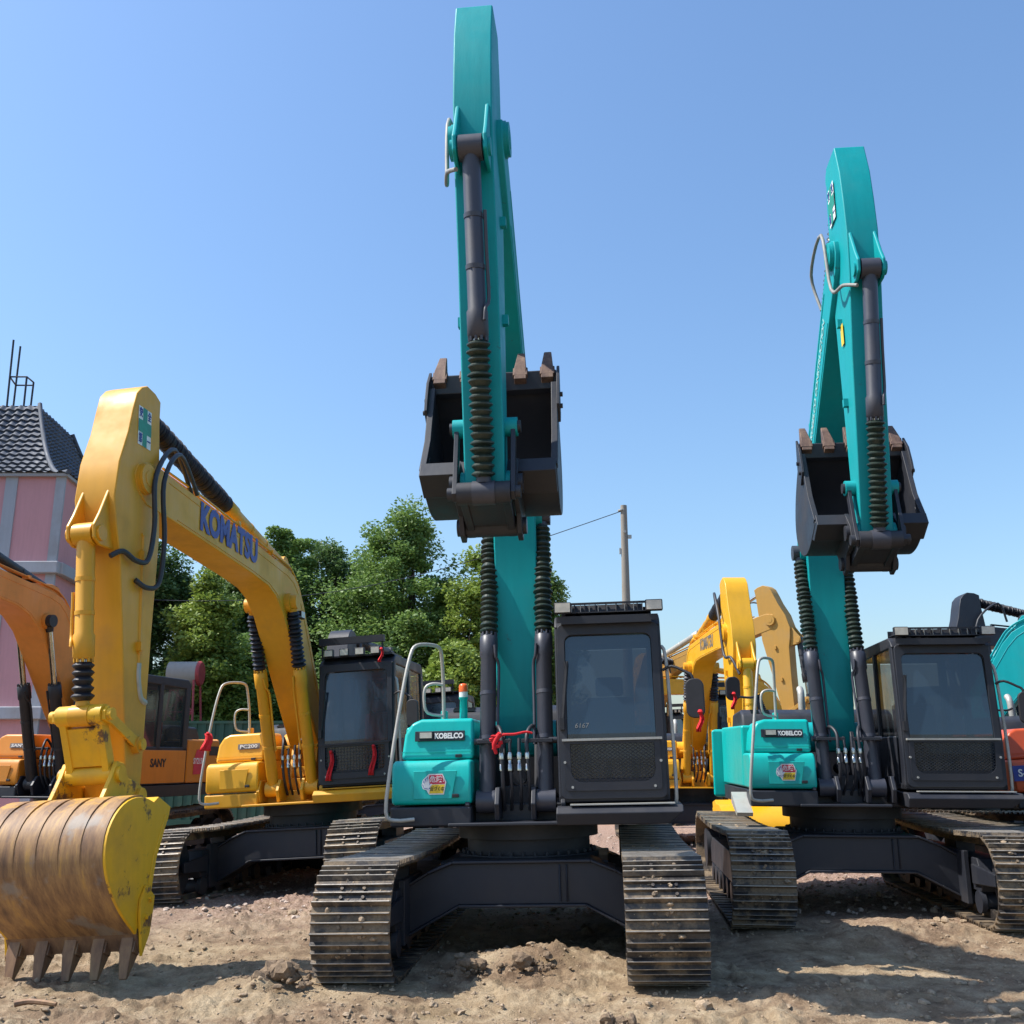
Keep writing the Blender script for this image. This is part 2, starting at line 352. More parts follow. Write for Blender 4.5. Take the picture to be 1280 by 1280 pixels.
def track(root, cx, mat, dusty, W=.6, sidex=1):
    r = .405; f1 = 1.83; zc = .455; bands = []
    # closed path (f,z,tangent)
    pts = []; ns = 50
    straight = 2 * f1; arc = math.pi * r; tot = 2 * straight + 2 * arc
    m = MB()
    for i in range(ns):
        s = (i + .5) / ns * tot
        if s < straight:
            f = -f1 + s; z = zc + r - .035 * math.sin(math.pi * s / straight); t = (1, -.0); 
        elif s < straight + arc:
            w = (s - straight) / r; f = f1 + r * math.sin(w); z = zc + r * math.cos(w); t = (math.cos(w), -math.sin(w))
        elif s < 2 * straight + arc:
            f = f1 - (s - straight - arc); z = zc - r; t = (-1, 0)
        else:
            w = (s - 2 * straight - arc) / r; f = -f1 - r * math.sin(w); z = zc - r * math.cos(w); t = (-math.cos(w), math.sin(w))
        n = (-t[1], t[0]); j = random.uniform(-.003, .003)
        Q = lambda a, b: (f + t[0] * a + n[0] * (b + j), z + t[1] * a + n[1] * (b + j))
        m.prism([Q(-.116, -.010), Q(.092, 0), Q(.098, .016), Q(.086, .048), Q(.076, .048), Q(.067, .016), Q(.017, .016), Q(.010, .043), Q(.001, .043), Q(-.006, .016),
                 Q(-.047, .016), Q(-.054, .043), Q(-.063, .043), Q(-.070, .016), Q(-.116, .002)], cx - W / 2, cx + W / 2)
        m.prism([Q(.076, .048), Q(.086, .048), Q(.085, .052), Q(.077, .052)], cx - W / 2 + .004, cx + W / 2 - .004, 1)
        m.prism([Q(.001, .043), Q(.010, .043), Q(.009, .046), Q(.002, .046)], cx - W / 2 + .006, cx + W / 2 - .006, 1)
        m.prism([Q(-.063, .043), Q(-.054, .043), Q(-.055, .046), Q(-.062, .046)], cx - W / 2 + .004, cx + W / 2 - .004, 1)
        for s_ in (-1, 1):
            for a in (-.035, .038):
                p = Q(a, .014); p2 = Q(a, .034); m.cyl((cx + s_ * .085, -p[0], p[1]), (cx + s_ * .085, -p2[0], p2[1]), .014, 6)
            m.prism([Q(-.10, -.09), Q(.10, -.09), Q(.10, -.004), Q(-.10, -.004)], cx + s_ * .10, cx + s_ * .055)
    o = m.build('crawler_track', [mat, GRIP], root, .0025, 1)
    fr = MB()
    fr.prism([(-1.5, .30), (1.35, .30), (1.42, .42), (1.30, .62), (-1.3, .62), (-1.55, .5)], cx - .16, cx + .16)
    fr.prism([(1.2, .36), (1.85, .40), (1.85, .52), (1.2, .56)], cx + .19, cx + .15); fr.prism([(1.2, .36), (1.85, .40), (1.85, .52), (1.2, .56)], cx - .19, cx - .15)
    fr.prism([(.1, .56), (.5, .56), (.5, .74), (.1, .74)], cx - .1, cx + .1)
    fr.build('track_frame', DGREY, o, .01, 1)
    for k in range(7):
        rl = MB(); ff = -1.3 + k * .43; rl.lathe((cx - .17, -ff, .20), (cx + .17, -ff, .20), [(0, .11), (.05, .11), (.07, .08), (.27, .08), (.29, .11), (.34, .11)], 16); rl.build('roller', DGREY, o)
    idl = MB(); idl.lathe((cx - .09, -f1, zc), (cx + .09, -f1, zc), [(0, .10), (.01, .34), (.04, .35), (.045, .30), (.06, .37), (.12, .37), (.135, .30), (.14, .35), (.17, .34), (.18, .1)], 32); idl.build('idler', DGREY, o)
    sp = MB(); prof = []
    for k in range(42):
        w = 2 * math.pi * k / 42; rr = .36 if k % 2 else .31; prof.append((-f1 + rr * math.cos(w), zc + rr * math.sin(w)))
    sp.prism(prof, cx - .035, cx + .035); sp.cyl((cx - .2, f1, zc), (cx + .2, f1, zc), .24, 24); sp.build('sprocket', DGREY, o)
    if dusty:
        md = MB()
        for k in range(dusty):
            w = random.uniform(0, 1)
            s = random.uniform(straight * .6, straight + arc * .66)
            if s < straight: f = -f1 + s; z = zc + r + .005; 
            else: ww = (s - straight) / r; f = f1 + (r + .018) * math.sin(ww); z = zc + (r + .018) * math.cos(ww)
            x = cx + max(-.27, min(.27, random.gauss(0, .13))); rad = .006 + .022 * random.random() ** 2.5
            blob(md, (x, -f, z), rad)
        tag(md.build('caked_mud', MUD, o), kind='stuff')
    return o

_ico = {}
def blob(mb, c, r, fl=.8):
    """rough clod: low for pebbles, finer for lumps"""
    lv = 2 if r > .016 else 1
    if lv not in _ico:
        import bmesh
        bm = bmesh.new(); bmesh.ops.create_icosphere(bm, subdivisions=lv, radius=1.); bm.verts.ensure_lookup_table()
        _ico[lv] = ([v.co.copy() for v in bm.verts], [[v.index for v in f.verts] for f in bm.faces]); bm.free()
    sx, sy, sz = [random.uniform(.65, 1.35) for _ in range(3)]; ax = Vector((random.gauss(0, 1), random.gauss(0, 1), random.gauss(0, 1))); ph = random.uniform(0, 6)
    out = []
    for v in _ico[lv][0]:
        k = r * (1 + .22 * math.sin(3 * v.dot(ax) + ph) + random.uniform(-.13, .13)); out.append((c[0] + v.x * k * sx, c[1] + v.y * k * sy, c[2] + v.z * k * sz * fl))
    mb.add(out, _ico[lv][1])

def rrect(x0, x1, z0, z1, r, n=4, corners=(1, 1, 1, 1)):
    pts = []
    for (cx, cz, a0, on) in ((x1 - r, z1 - r, 0, corners[0]), (x0 + r, z1 - r, 90, corners[1]), (x0 + r, z0 + r, 180, corners[2]), (x1 - r, z0 + r, 270, corners[3])):
        if on:
            for k in range(n + 1): w = R(a0 + 90 * k / n); pts.append((cx + r * math.cos(w), cz + r * math.sin(w)))
        else:
            pts.append((cx + r * (1 if a0 in (0, 270) else -1), cz + r * (1 if a0 in (0, 90) else -1)))
    return pts

def ringplate(mb, outer, inner, y0, y1, m=0):
    """frame plate in xz between two outlines with the same vertex count, y0 front (min) y1 back"""
    n = len(outer); vs = [(x, y0, z) for x, z in outer] + [(x, y0, z) for x, z in inner] + [(x, y1, z) for x, z in outer] + [(x, y1, z) for x, z in inner]; fs = []
    for i in range(n):
        j = (i + 1) % n
        fs += [(i, i + n, j + n, j), (i + 2 * n, j + 2 * n, j + 3 * n, i + 3 * n), (i, j, j + 2 * n, i + 2 * n), (i + n, i + 3 * n, j + 3 * n, j + n)]
    mb.add(vs, fs, m)

def cab(root, x0, x1, body, style, det=2):
    z0, z1 = 1.28, 2.90; F = .98; Bk = -.78; slope = .10
    o = MB(); xm = (x0 + x1) / 2
    yf = lambda z: -(F - max(0, z - 1.85) / (z1 - 1.85) * slope)
    # roof, floor sill, rear wall, side lower panels
    o.prism([(F - slope + .03, z1 - .09), (F - slope - .02, z1 - .02), (F - slope - .12, z1 + .03), (Bk + .1, z1 + .03), (Bk, z1 - .05), (Bk, z1 - .12)], x0, x1)
    o.bx(x0, x1, Bk, F, z0, z0 + .07); o.bx(x0 + .02, x1 - .02, Bk, Bk + .05, z0, 1.95)
    for xx in (x0, x1 - .035): o.bx(xx, xx + .035, Bk, F - .25, z0 + .05, 1.85); 
    # pillars
    def pil(xa, xb, pts): o.prism(pts, xa, xb)
    for xa, xb in ((x0, x0 + .07), (x1 - .07, x1)):
        pil(xa, xb, [(F, z0), (F, 1.85), (F - slope, z1 - .04), (F - slope - .10, z1 - .04), (F - .12, 1.85), (F - .14, z0)])
        pil(xa, xb, [(.12, z0), (.12, z1 - .05), (.02, z1 - .05), (.02, z0)])
        pil(xa, xb, [(Bk + .14, z0), (Bk + .14, z1 - .1), (Bk, z1 - .1), (Bk, z0)])
    shell = o.build('cab', body, root, .018, 3)
    # front frame
    fr = MB(); Z0 = z0 + .03; wf0, wf1 = x0 + .045, x1 - .045
    out = rrect(wf0 - .02, wf1 + .02, Z0, z1 - .06, .05); inn = rrect(wf0 + .045, wf1 - .045, Z0 + .17, z1 - .16, .07)
    ringplate(fr, out, inn, -.02, .02)
    tilt = math.atan(slope / 1.6)
    for i, v in enumerate(fr.v):
        x, y, z = v; fr.v[i] = (x, -(F - max(0, z - 1.5) / (z1 - 1.5) * slope + .0) + y - .02, z)
    fr.build('window_frame', DGREY if style != 'open' else body, shell, .006, 2)
    g = MB(); yb = lambda z: -(F - max(0, z - 1.5) / (z1 - 1.5) * slope) + .0
    gx0, gx1 = wf0 + .05, wf1 - .05
    g.add([(gx0, yb(1.4), 1.42), (gx1, yb(1.4), 1.42), (gx1, yb(1.5), 1.86), (gx0, yb(1.5), 1.86), (gx1, yb(z1 - .17), z1 - .17), (gx0, yb(z1 - .17), z1 - .17)], [(0, 1, 2, 3), (3, 2, 4, 5)])
    g.build('windshield', GLASS, shell)
    # side & rear glass
    for xx in (x0 + .02, x1 - .02):
        s = MB(); s.add([(xx, -(F - .13), 1.83), (xx, -.12, 1.83), (xx, -.12, z1 - .08), (xx, -(F - slope - .08), z1 - .08)], [(0, 1, 2, 3)])
        s.add([(xx, -.02, 1.83), (xx, -(Bk + .14), 1.83), (xx, -(Bk + .14), z1 - .12), (xx, -.02, z1 - .08)], [(0, 1, 2, 3)]); s.build('side_window', GLASSC, shell)
    s = MB(); s.add([(x0 + .07, -Bk - .03, 1.95), (x1 - .07, -Bk - .03, 1.95), (x1 - .07, -Bk - .03, z1 - .13), (x0 + .07, -Bk - .03, z1 - .13)], [(0, 1, 2, 3)]); s.build('rear_window', GLASSC, shell)
    # interior
    s = MB(); s.prism([(-.35, 1.5), (.15, 1.5), (.18, 1.62), (-.18, 1.64), (-.30, 2.25), (-.42, 2.25)], xm - .24, xm + .24); s.prism([(-.34, 2.25), (-.26, 2.27), (-.30, 2.45), (-.38, 2.45)], xm - .14, xm + .14)
    s.build('seat', SEAT, shell, .03, 2)
    s = MB(); s.prism([(.62, 1.35), (.80, 1.35), (.72, 1.75), (.62, 1.8)], xm - .2, xm + .2); s.cyl((xm - .03, -.55, 1.35), (xm - .03, -.70, 1.75), .02, 8); s.cyl((xm + .06, -.55, 1.35), (xm + .06, -.70, 1.75), .02, 8)
    s.bx(x0 + .1, x0 + .3, -.1, .55, 1.35, 1.85); s.bx(x1 - .3, x1 - .1, -.1, .55, 1.35, 1.85); s.build('console', BLK, shell, .015, 2)
    yfr = -F - .045
    if style in ('kob', 'kom'):
        gz0, gz1 = z0 + .10, 1.80; gg = MB(); a0, a1 = wf0 + .02, wf1 - .02
        ringplate(gg, rrect(a0, a1, gz0, gz1, .03, 4, (0, 0, 1, 1)), rrect(a0 + .05, a1 - .05, gz0 + .07, gz1 - .025, .10, 4, (0, 0, 1, 1)), yfr - .012, yfr + .012)
        cx0, cx1, cz0, cz1 = a0 + .03, a1 - .03, gz0 + .05, gz1 - .01
        st = .036; lines = []
        if style == 'kob':
            k = -2.
            while k < 2.:
                for sg in (1, -1):
                    # x - cx0 = sg*(z-cz0)*1.0 + k
                    P = []
                    for zz in (cz0, cz1):
                        xx = cx0 + k + sg * (zz - cz0) * 1.5; P.append([xx, zz])
                    (xa, za), (xb, zb) = P
                    if abs(xb - xa) < 1e-6: continue
                    t0, t1 = 0., 1.
                    for lim, s_ in ((cx0, 1), (cx1, -1)):
                        fa = (xa - lim) * s_; fb = (xb - lim) * s_
                        if fa < 0 and fb < 0: t0 = 2; break
                        if fa < 0: t0 = max(t0, fa / (fa - fb))
                        elif fb < 0: t1 = min(t1, fa / (fa - fb))
                    if t0 < t1: lines.append(((xa + (xb - xa) * t0, za + (zb - za) * t0), (xa + (xb - xa) * t1, za + (zb - za) * t1)))
                k += st * 1.25
        else:
            z = cz0
            while z < cz1: lines.append(((cx0, z), (cx1, z))); z += .04
            x = cx0
            while x < cx1: lines.append(((x, cz0), (x, cz1))); x += .04
        for a, b in lines: gg.tube([(a[0], yfr, a[1]), (b[0], yfr, b[1])], .0032, 4)
        gg.build('lower_grille', DGREY, shell)
        s = MB(); s.bx(a0 - .02, a1 + .02, F + .02, F + .075, 1.80, 1.82); s.build('grille_rail', GALV if style == 'kob' else DGREY, shell)
        for xx, zz in ((a0 + .06, gz0 + .03), (a1 - .06, gz0 + .03), (a1, 1.62), (a0, 1.62)):
            s = MB(); s.cyl((xx, yfr - .022, zz), (xx, yfr, zz), .012, 8); s.build('bolt', GALV, shell)
    # wiper
    s = MB(); s.tube([(x0 + .06, yb(2.3) - .05, 2.12), (x0 + .10, yb(2.4) - .06, 2.45), (x0 + .09, yb(2.4) - .06, 2.5)], .010, 6); s.tube([(x0 + .05, yb(2.0) - .055, 1.9), (x0 + .11, yb(2.4) - .055, 2.5)], .012, 6); s.bx(x0 + .03, x0 + .07, F - .0, F + .06, 1.9, 2.0)
    s.build('wiper', BLK, shell)
    # roof visor
    if style == 'kob':
        s = MB(); yv = -(F - slope)
        s.bx(x0 + .07, x1 - .08, F - slope - .05, F - slope + .13, z1 - .07, z1 - .045)
        s.bx(x0 + .03, x1 - .02, F - slope + .10, F - slope + .125, z1 - .055, z1 + .0)
        for k in range(9): xx = x0 + .10 + k * (x1 - x0 - .2) / 8; s.bx(xx - .004, xx + .004, F - slope - .30, F - slope + .10, z1 + .035, z1 + .115)
        s.bx(x0 + .06, x1 - .06, F - slope + .085, F - slope + .10, z1 + .105, z1 + .125); s.bx(x0 + .06, x1 - .06, F - slope + .085, F - slope + .10, z1 + .03, z1 + .04)
        s.bx(x0 + .06, x1 - .06, F - slope - .30, F - slope - .285, z1 + .03, z1 + .125)
        s.bx(x0 + .07, x1 - .07, F - slope - .28, F - slope + .07, z1 + .06, z1 + .07)
        gq = s.build('roof_grille', DGREY, shell); s = MB(); s.plate([(x0 + .17, yv - .085, z1 + .04), (x1 - .15, yv - .085, z1 + .04), (x1 - .15, yv - .06, z1 + .105), (x0 + .17, yv - .06, z1 + .105)], (0, 1, 0), .006); s.build('grille_panel', BLK, gq)
        for k in range(9): s = MB(); xx = x0 + .17 + k * (x1 - x0 - .32) / 8; s.box((xx, yv - .082, z1 + .072), (.006, .02, .07)); s.build('grille_divider', GALV, gq)
        for xx in (x0 + .09, x1 - .05):
            s = MB(); s.box((xx, yv - .13, z1 + .075), (.155, .07, .10)); l = s.build('work_lamp', DGREY, shell, .01, 2)
            s = MB(); s.box((xx, yv - .168, z1 + .075), (.135, .008, .082)); s.build('lens', LAMPW, l)
    elif style == 'kom':
        s = MB(); yv = -(F - slope)
        s.bx(x0 + .03, x1 - .02, F - slope - .5, F - slope + .02, z1 + .03, z1 + .05); s.bx(x0 + .02, x1 - .12, F - slope - .02, F - slope + .06, z1 + .20, z1 + .29)
        for xx in (x0 + .05, x1 - .15): s.tube([(xx, yv, z1), (xx, yv - .02, z1 + .24)], .015, 6)
        s.build('roof_guard', DGREY, shell)
        for k in range(4):
            xx = x0 + .16 + k * .21; s = MB(); s.box((xx, yv - .07, z1 + .085), (.13, .06, .10)); l = s.build('work_lamp', DGREY, shell, .01, 2)
            s = MB(); s.box((xx, yv - .103, z1 + .085), (.105, .006, .075)); s.build('lens', LAMPW, l)
    return shell

def mirror(root, path, c, w=.17, h=.30, yaw=0.):
    s = MB(); s.tube(path, .013, 8, smooth=3); o = s.build('mirror', BLK, root)
    m = MB(); pts = rrect(-w / 2, w / 2, -h / 2, h / 2, w * .42, 5)
    m.prismT(pts, 0, 0, -.02, .03); rot = Matrix.Rotation(yaw, 3, 'Z')
    m.v = [tuple(rot @ Vector(v) + Vector(c)) for v in m.v]; m.build('mirror_head', BLK, o, .01, 2)
    g = MB(); pts = rrect(-w / 2 + .012, w / 2 - .012, -h / 2 + .012, h / 2 - .012, w * .38, 5); g.prismT(pts, 0, 0, .031, .034); g.v = [tuple(rot @ Vector(v) + Vector(c)) for v in g.v]
    g.build('mirror_glass', CHROME, o)
    return o

def excavator(name, loc, yaw, label, P):
    """P: palette and pose.  local frame: forward -Y, right of picture +X"""
    root = empty(name, loc, yaw, P.get('rx', 0), P.get('ry', 0)); tag(root, label, 'excavator', 'parked crawler excavators')
    body, armm, cylm, und = P['body'], P['arm'], P['cyl'], P['under']
    hero = P.get('hero', 2); bx = P.get('bx', -.08); sw = P.get('swing', 0.)
    # ---- undercarriage
    gx = P.get('gx', 1.165)
    for s in (-1, 1): track(root, s * gx, P.get('trk', TRK), P.get('mud', 0))
    c = MB()
    arch = [(-.60, .785), (.60, .785), (.82, .70), (1.03, .58), (1.03, .20), (.80, .32), (.55, .45), (-.55, .45), (-.80, .32), (-1.03, .20), (-1.03, .58), (-.82, .70)]
    c.prismT(arch, 0, 0, -.92, -.62); c.prismT(arch, 0, 0, .62, .92)
    c.box((0, 0, .615), (1.5, 1.3, .32))
    for zz in (1, -1):
        pts = [arch[11 - 0], arch[0], arch[1], arch[2], arch[3]] if zz > 0 else [arch[8], arch[7], arch[6], arch[5], arch[4]]
        pts = [(-1.03, .58)] + pts if zz > 0 else [(-1.03, .20)] + pts
        for i in range(len(pts) - 1):
            a, b = pts[i], pts[i + 1]; c.prismT([a, b, (b[0], b[1] + zz * .024), (a[0], a[1] + zz * .024)], 0, 0, -.955, -.50)
    c.box((.33, -.93, .62), (.015, .03, .30)); c.box((.39, -.93, .62), (.015, .03, .30))
    for s in (-1, 1): c.box((s * 1.0, -.75, .42), (.05, .8, .52))
    c.build('carbody', und, root, .012, 2)
    s = MB(); s.lathe((0, -.05, .76), (0, -.05, 1.09), [(0, .66), (.06, .66), (.06, .58), (.20, .58), (.20, .66), (.33, .66)], 48)
    for k in range(36): w = k * math.pi / 18; s.cyl((.62 * math.cos(w), .62 * math.sin(w) - .05, .81), (.62 * math.cos(w), .62 * math.sin(w) - .05, .85), .016, 6)
    s.build('swing_ring', und, root)
    h = MB()
    h.bx(-1.12, 1.30, -1.95, .70, 1.09, 1.27); h.bx(-.62, .34, .5, 1.04, 1.10, 1.13)
    for xx in (bx - .42, bx - .16, bx + .16, bx + .42):
        h.prism([(-.45, 1.2), (.95, 1.14), (1.0, 1.28), (.90, 1.42), (.72, 1.42), (.55, 1.34), (.35, 1.9), (.20, 2.02), (.02, 2.0), (-.3, 1.7), (-.45, 1.5)] if abs(xx - bx) < .3 else [(.62, 1.14), (.95, 1.14), (1.0, 1.28), (.92, 1.42), (.75, 1.42), (.62, 1.3)], xx - .022, xx + .022)
    h.build('revolving_frame', P.get('frame', DGREY), root, .01, 2)
    kx0, kx1 = P.get('cabx', (.35, 1.31))
    s = MB(); s.bx(-1.14, -.42, .66, 1.0, 1.10, 1.27); s.build('deck_skirt', P.get('skirt', DGREY), root, .02, 2)
    s = MB(); s.prism([(.66, 1.12), (1.12, 1.10), (1.16, 1.20), (1.10, 1.250), (.66, 1.262)], kx0 - .02, kx1 + .10)
    s.v = [(x - (.13 if x > kx1 and z < 1.15 else 0), y, z) for x, y, z in s.v]
    s.build('cab_step', P.get('skirt', DGREY), root, .012, 2)
    s = MB(); s.bx(kx0 + .10, kx1 + .03, 1.02, 1.12, 1.262, 1.272); s.build('step_tread', GALV if P.get('brand') else P.get('skirt', DGREY), root)
    # tool boxes
    xl0, xl1 = -1.13, -.42
    s = MB(); s.prism([(.38, 1.285), (.98, 1.285), (1.0, 1.33), (.985, 1.60), (.95, 1.655), (.90, 1.665), (.38, 1.665)], xl0, xl1); lb = s.build('lower_tool_box', body, root, .03, 3)
    s = MB()
    pa = [(.985, 1.34), (.975, 1.36)]
    s.plate([(xl0 + .20, -1.0, 1.335), (xl1 - .17, -1.0, 1.335), (xl1 - .12, -.995, 1.575), (xl0 + .20, -.995, 1.575)], (0, -1, 0), .010); s.build('box_panel', body, lb, .008, 2)
    s = MB(); s.prismT([(xl0 + .045, 1.67), (xl1 + .0, 1.67), (xl1, 2.035), (xl0 + .22, 2.035), (xl0 + .13, 2.0), (xl0 + .07, 1.90)], 0, 0, -.80, -.10)
    # slope the upper box front back
    s.v = [(x, y + (.07 * (z - 1.67) / .36 if y < -.5 else 0), z) for x, y, z in s.v]
    ub = s.build('upper_tool_box', body, root, .035, 3)
    s = MB(); s.bx(xl0 + .05, xl1 - .01, .795, .802, 1.735, 1.742); s.build('box_groove', body, ub)
    for zz, yy in ((1.70, -.80), (1.36, -1.005)):
        s = MB(); s.box(((xl0 + xl1) / 2 + .22, yy - .006, zz), (.06, .02, .03)); s.build('latch', BLK, root, .004, 1)
    y_l = -.775
    if P.get('brand') == 'KOBELCO':
        pl = MB(); pl.plate([(xl0 + .17, y_l, 1.835), (xl1 - .08, y_l, 1.835), (xl1 - .08, y_l + .012, 1.925), (xl0 + .17, y_l + .012, 1.925)], (0, -1, 0), .012); pl.build('name_band', GREYD if 0 else DGREY, ub, .004, 1)
        pl = MB(); pl.box((xl0 + .275, y_l - .012, 1.888), (.135, .04, .07)); ll = pl.build('box_lamp', DGREY, ub, .008, 2)
        pl = MB(); pl.box((xl0 + .275, y_l - .034, 1.888), (.11, .006, .05)); pl.build('lens', LAMPW, ll)
        textobj('name_lettering', 'KOBELCO', WHITE, ub, .066, frame((xl1 - .225, y_l - .016, 1.878), (1, 0, 0), (0, .12, 1)), bold=.0028, fit=.262)
    elif P.get('plate'):
        pl = MB(); pl.plate([(xl1 - .36, y_l, 1.83), (xl1 - .06, y_l, 1.83), (xl1 - .06, y_l + .012, 1.90), (xl1 - .36, y_l + .012, 1.90)], (0, -1, 0), .008); pl.build('name_band', GREYD, ub)
        textobj('name_lettering', P['plate'], WHITE, ub, .062, frame((xl1 - .21, y_l - .010, 1.864), (1, 0, 0), (0, .12, 1)), bold=.001, fit=.24)
    if P.get('sticker'):
        cx, cz, y0 = (xl0 + xl1) / 2 + .03, 1.455, -1.012; k = .011
        o_ = [(-10, 0), (-9, 4), (-4, 8.5), (7, 8.5), (10, 2), (8, -7.5), (-4, -7.5), (-6, -4), (-9, -3)]
        S = lambda pts, e=0: [(cx + a * k, y0 - e, cz + b * k) for a, b in pts]
        st = MB(); st.plate(S(o_), (0, -1, 0), .002); so = st.build('warning_sticker', WHITE, lb)
        st = MB(); st.plate(S([(-3.6, 7.6), (6.5, 7.6), (9, 2), (8.7, .6), (-2.6, .6), (-4.6, 3)], .002), (0, -1, 0), .0015); st.build('red_field', REDD, so)
        st = MB(); st.plate(S([(-2.8, .2), (8.7, .2), (7.4, -6.6), (-4, -6.6), (-3, -3)], .002), (0, -1, 0), .0015); st.build('yellow_field', YELD, so)
        st = MB(); st.plate(S([(-9.4, 0), (-8.4, 3.6), (-4.8, 6.6), (-4.6, 3), (-2.6, .6), (-3, -3), (-5.4, -3.4), (-8.4, -2.5)], .002), (0, -1, 0), .0015); st.build('hand_field', plain('hand field blue', (.16, .22, .45), .5), so)
        st = MB(); st.plate(S([(-8, -2), (-4.4, -3), (-2.4, -1), (-1.2, .6), (-2.2, 1), (-3.8, -.2), (-3.6, 4.5), (-4.4, 4.6), (-4.9, 1.6), (-5.3, 5), (-6.1, 5), (-6.2, 1.6), (-7.4, 4.4), (-8.1, 4), (-7.4, .8), (-9, 2.4), (-9.4, 1.8), (-8.4, -.6)], .004), (0, -1, 0), .0015); st.build('hand_symbol', WHITE, so)
        textobj('danger_lettering', '危険!', WHITE, so, .058, frame((cx + .028, y0 - .0045, cz + .045), (1, 0, 0), (0, 0, 1)), bold=.0006)
        textobj('danger_lettering', '近づくな', BLK, so, .040, frame((cx + .026, y0 - .0045, cz - .035), (1, 0, 0), (0, 0, 1)), bold=.0006, sx=.8, shear=.25)
    # right side body, hood, counterweight
    s = MB(); s.prism([(.36, 1.285), (.36, 1.98), (-1.85, 2.02), (-1.85, 1.285)], xl0 + .0, -.55); s.bx(.50, 1.30, -1.85, -.82, 1.285, 1.98); 
    sd = s.build('side_panel', P.get('side', body), root, .03, 2)
    s = MB(); s.bx(-.53, .48, -1.85, -.5, 1.285, 1.92); s.prism([(-.7, 1.98), (-.8, 2.16), (-.95, 2.22), (-1.75, 2.20), (-1.85, 2.05), (-1.85, 1.95), (-.7, 1.93)], -.98, .9); hd = s.build('engine_hood', P.get('hood', DGREY), root, .05, 3)
    s = MB()
    for j in range(3):
        for kx in range(2):
            s.box((-.80 + kx * .13, .83 + j * .045, 2.185 + j * .012), (.10, .028, .02))
    s.build('hood_vent', BLK, hd)
    s = MB(); n = 14; out = []
    for i in range(n + 1):
        w = R(215 + 110 * i / n) ; out.append((1.55 * math.cos(w) * .86, 1.25 + -1.55 * math.sin(w)))
    pts = [(-1.28, 1.86)] + [(a, b) for a, b in out] + [(1.28, 1.86)]
    k = len(pts); s.add([(a, b, 1.10) for a, b in pts] + [(a, b, 2.0) for a, b in pts], [list(range(k)), list(range(2 * k - 1, k - 1, -1))] + [(i, i + k, (i + 1) % k + k, (i + 1) % k) for i in range(k)]); s.build('counterweight', P.get('side', body), root, .04, 2)
    s = MB(); s.tube([(-.15, 1.15, 2.1), (-.15, 1.15, 2.42), (-.15, 1.22, 2.5)], .045, 12, smooth=3); s.build('exhaust_pipe', GALV, root)
    # handrails
    if P.get('rail', 1):
        s = MB(); yr = -1.05
        s.tube([(xl0 + .22, -1.06, 1.17), (xl0 + .05, -1.10, 1.165), (xl0 - .02, -1.12, 1.24), (xl0 + .02, -1.10, 1.65), (xl0 + .10, -1.02, 2.25), (xl0 + .155, -.93, 2.60), (xl0 + .20, -.86, 2.70), (xl0 + .30, -.72, 2.72), (xl0 + .37, -.6, 2.70), (xl0 + .385, -.55, 2.6), (xl0 + .39, -.5, 2.35), (xl0 + .39, -.48, 2.03)], .017, 10, smooth=3)
        s.tube([(xl0 + .39, -.53, 2.36), (xl0 + .30, -.56, 2.37), (xl0 + .23, -.58, 2.33), (xl0 + .22, -.58, 2.2), (xl0 + .25, -.57, 2.10), (xl0 + .39, -.53, 2.07)], .014, 8, smooth=3)
        s.build('handrail', GALV, root)
        s = MB(); s.bx(xl0 + .36, xl0 + .42, .40, .48, 2.02, 2.12); s.build('rail_bracket', body, root, .01, 2)
        s = MB(); s.tube([(kx1 + .035, -.90, 1.26), (kx1 + .055, -.93, 1.30), (kx1 + .055, -.93, 1.75), (kx1 + .035, -.88, 2.5), (kx1 + .0, -.86, 2.62)], .017, 8, smooth=3); s.build('handrail', GALV, root)
    if P.get('beacon'):
        s = MB(); s.lathe((-.56, -.42, 2.03), (-.56, -.42, 2.4), [(0, .055), (.01, .04), (.19, .035), (.20, .045), (.215, .045)], 14); bb = s.build('beacon', body, root)
        s = MB(); s.lathe((-.56, -.42, 2.235), (-.56, -.42, 2.4), [(0, .042), (.06, .042)], 14); s.build('beacon_collar', WHITE, bb)
        s = MB(); s.lathe((-.56, -.42, 2.295), (-.56, -.42, 2.4), [(0, .044), (.055, .044), (.075, .032), (.08, .01)], 14); s.build('beacon_lens', ORL, bb)
    # cab
    cx0, cx1 = P.get('cabx', (.35, 1.31))
    cb = cab(root, cx0, cx1, P.get('cabm', DGREY), P.get('cabstyle', 'kob'))
    mirror(root, [(kx1, -.93, 2.40), (kx1 + .08, -.96, 2.43), (kx1 + .20, -1.0, 2.37), (kx1 + .25, -1.02, 2.32), (kx1 + .26, -1.02, 2.12)], (kx1 + .26, -1.04, 2.14), w=.16, h=.34, yaw=R(-8))
    if P.get('mirror_left'):
        mirror(root, [(xl0 + .12, -.99, 2.28), (xl0 + .05, -1.0, 2.26), (xl0 - .08, -1.0, 2.27)], (xl0 - .14, -1.0, 2.36), .16, .26, R(10))
    # ---- boom
    Ft = (.15, 1.85); T = P['T']; L = math.dist(Ft, T); u = nrm((T[0] - Ft[0], T[1] - Ft[1])); v = ccw(u); k = L / 5.6
    B = lambda a, b: comb(Ft, u, a * k, v, b)
    top = [(-.16, .10), (-.05, .20), (.4, .52), (1.0, .98), (1.45, 1.32), (1.68, 1.44), (1.90, 1.475), (2.12, 1.43), (3.2, 1.065), (4.4, .655), (5.35, .32), (5.62, .20), (5.76, .06)]
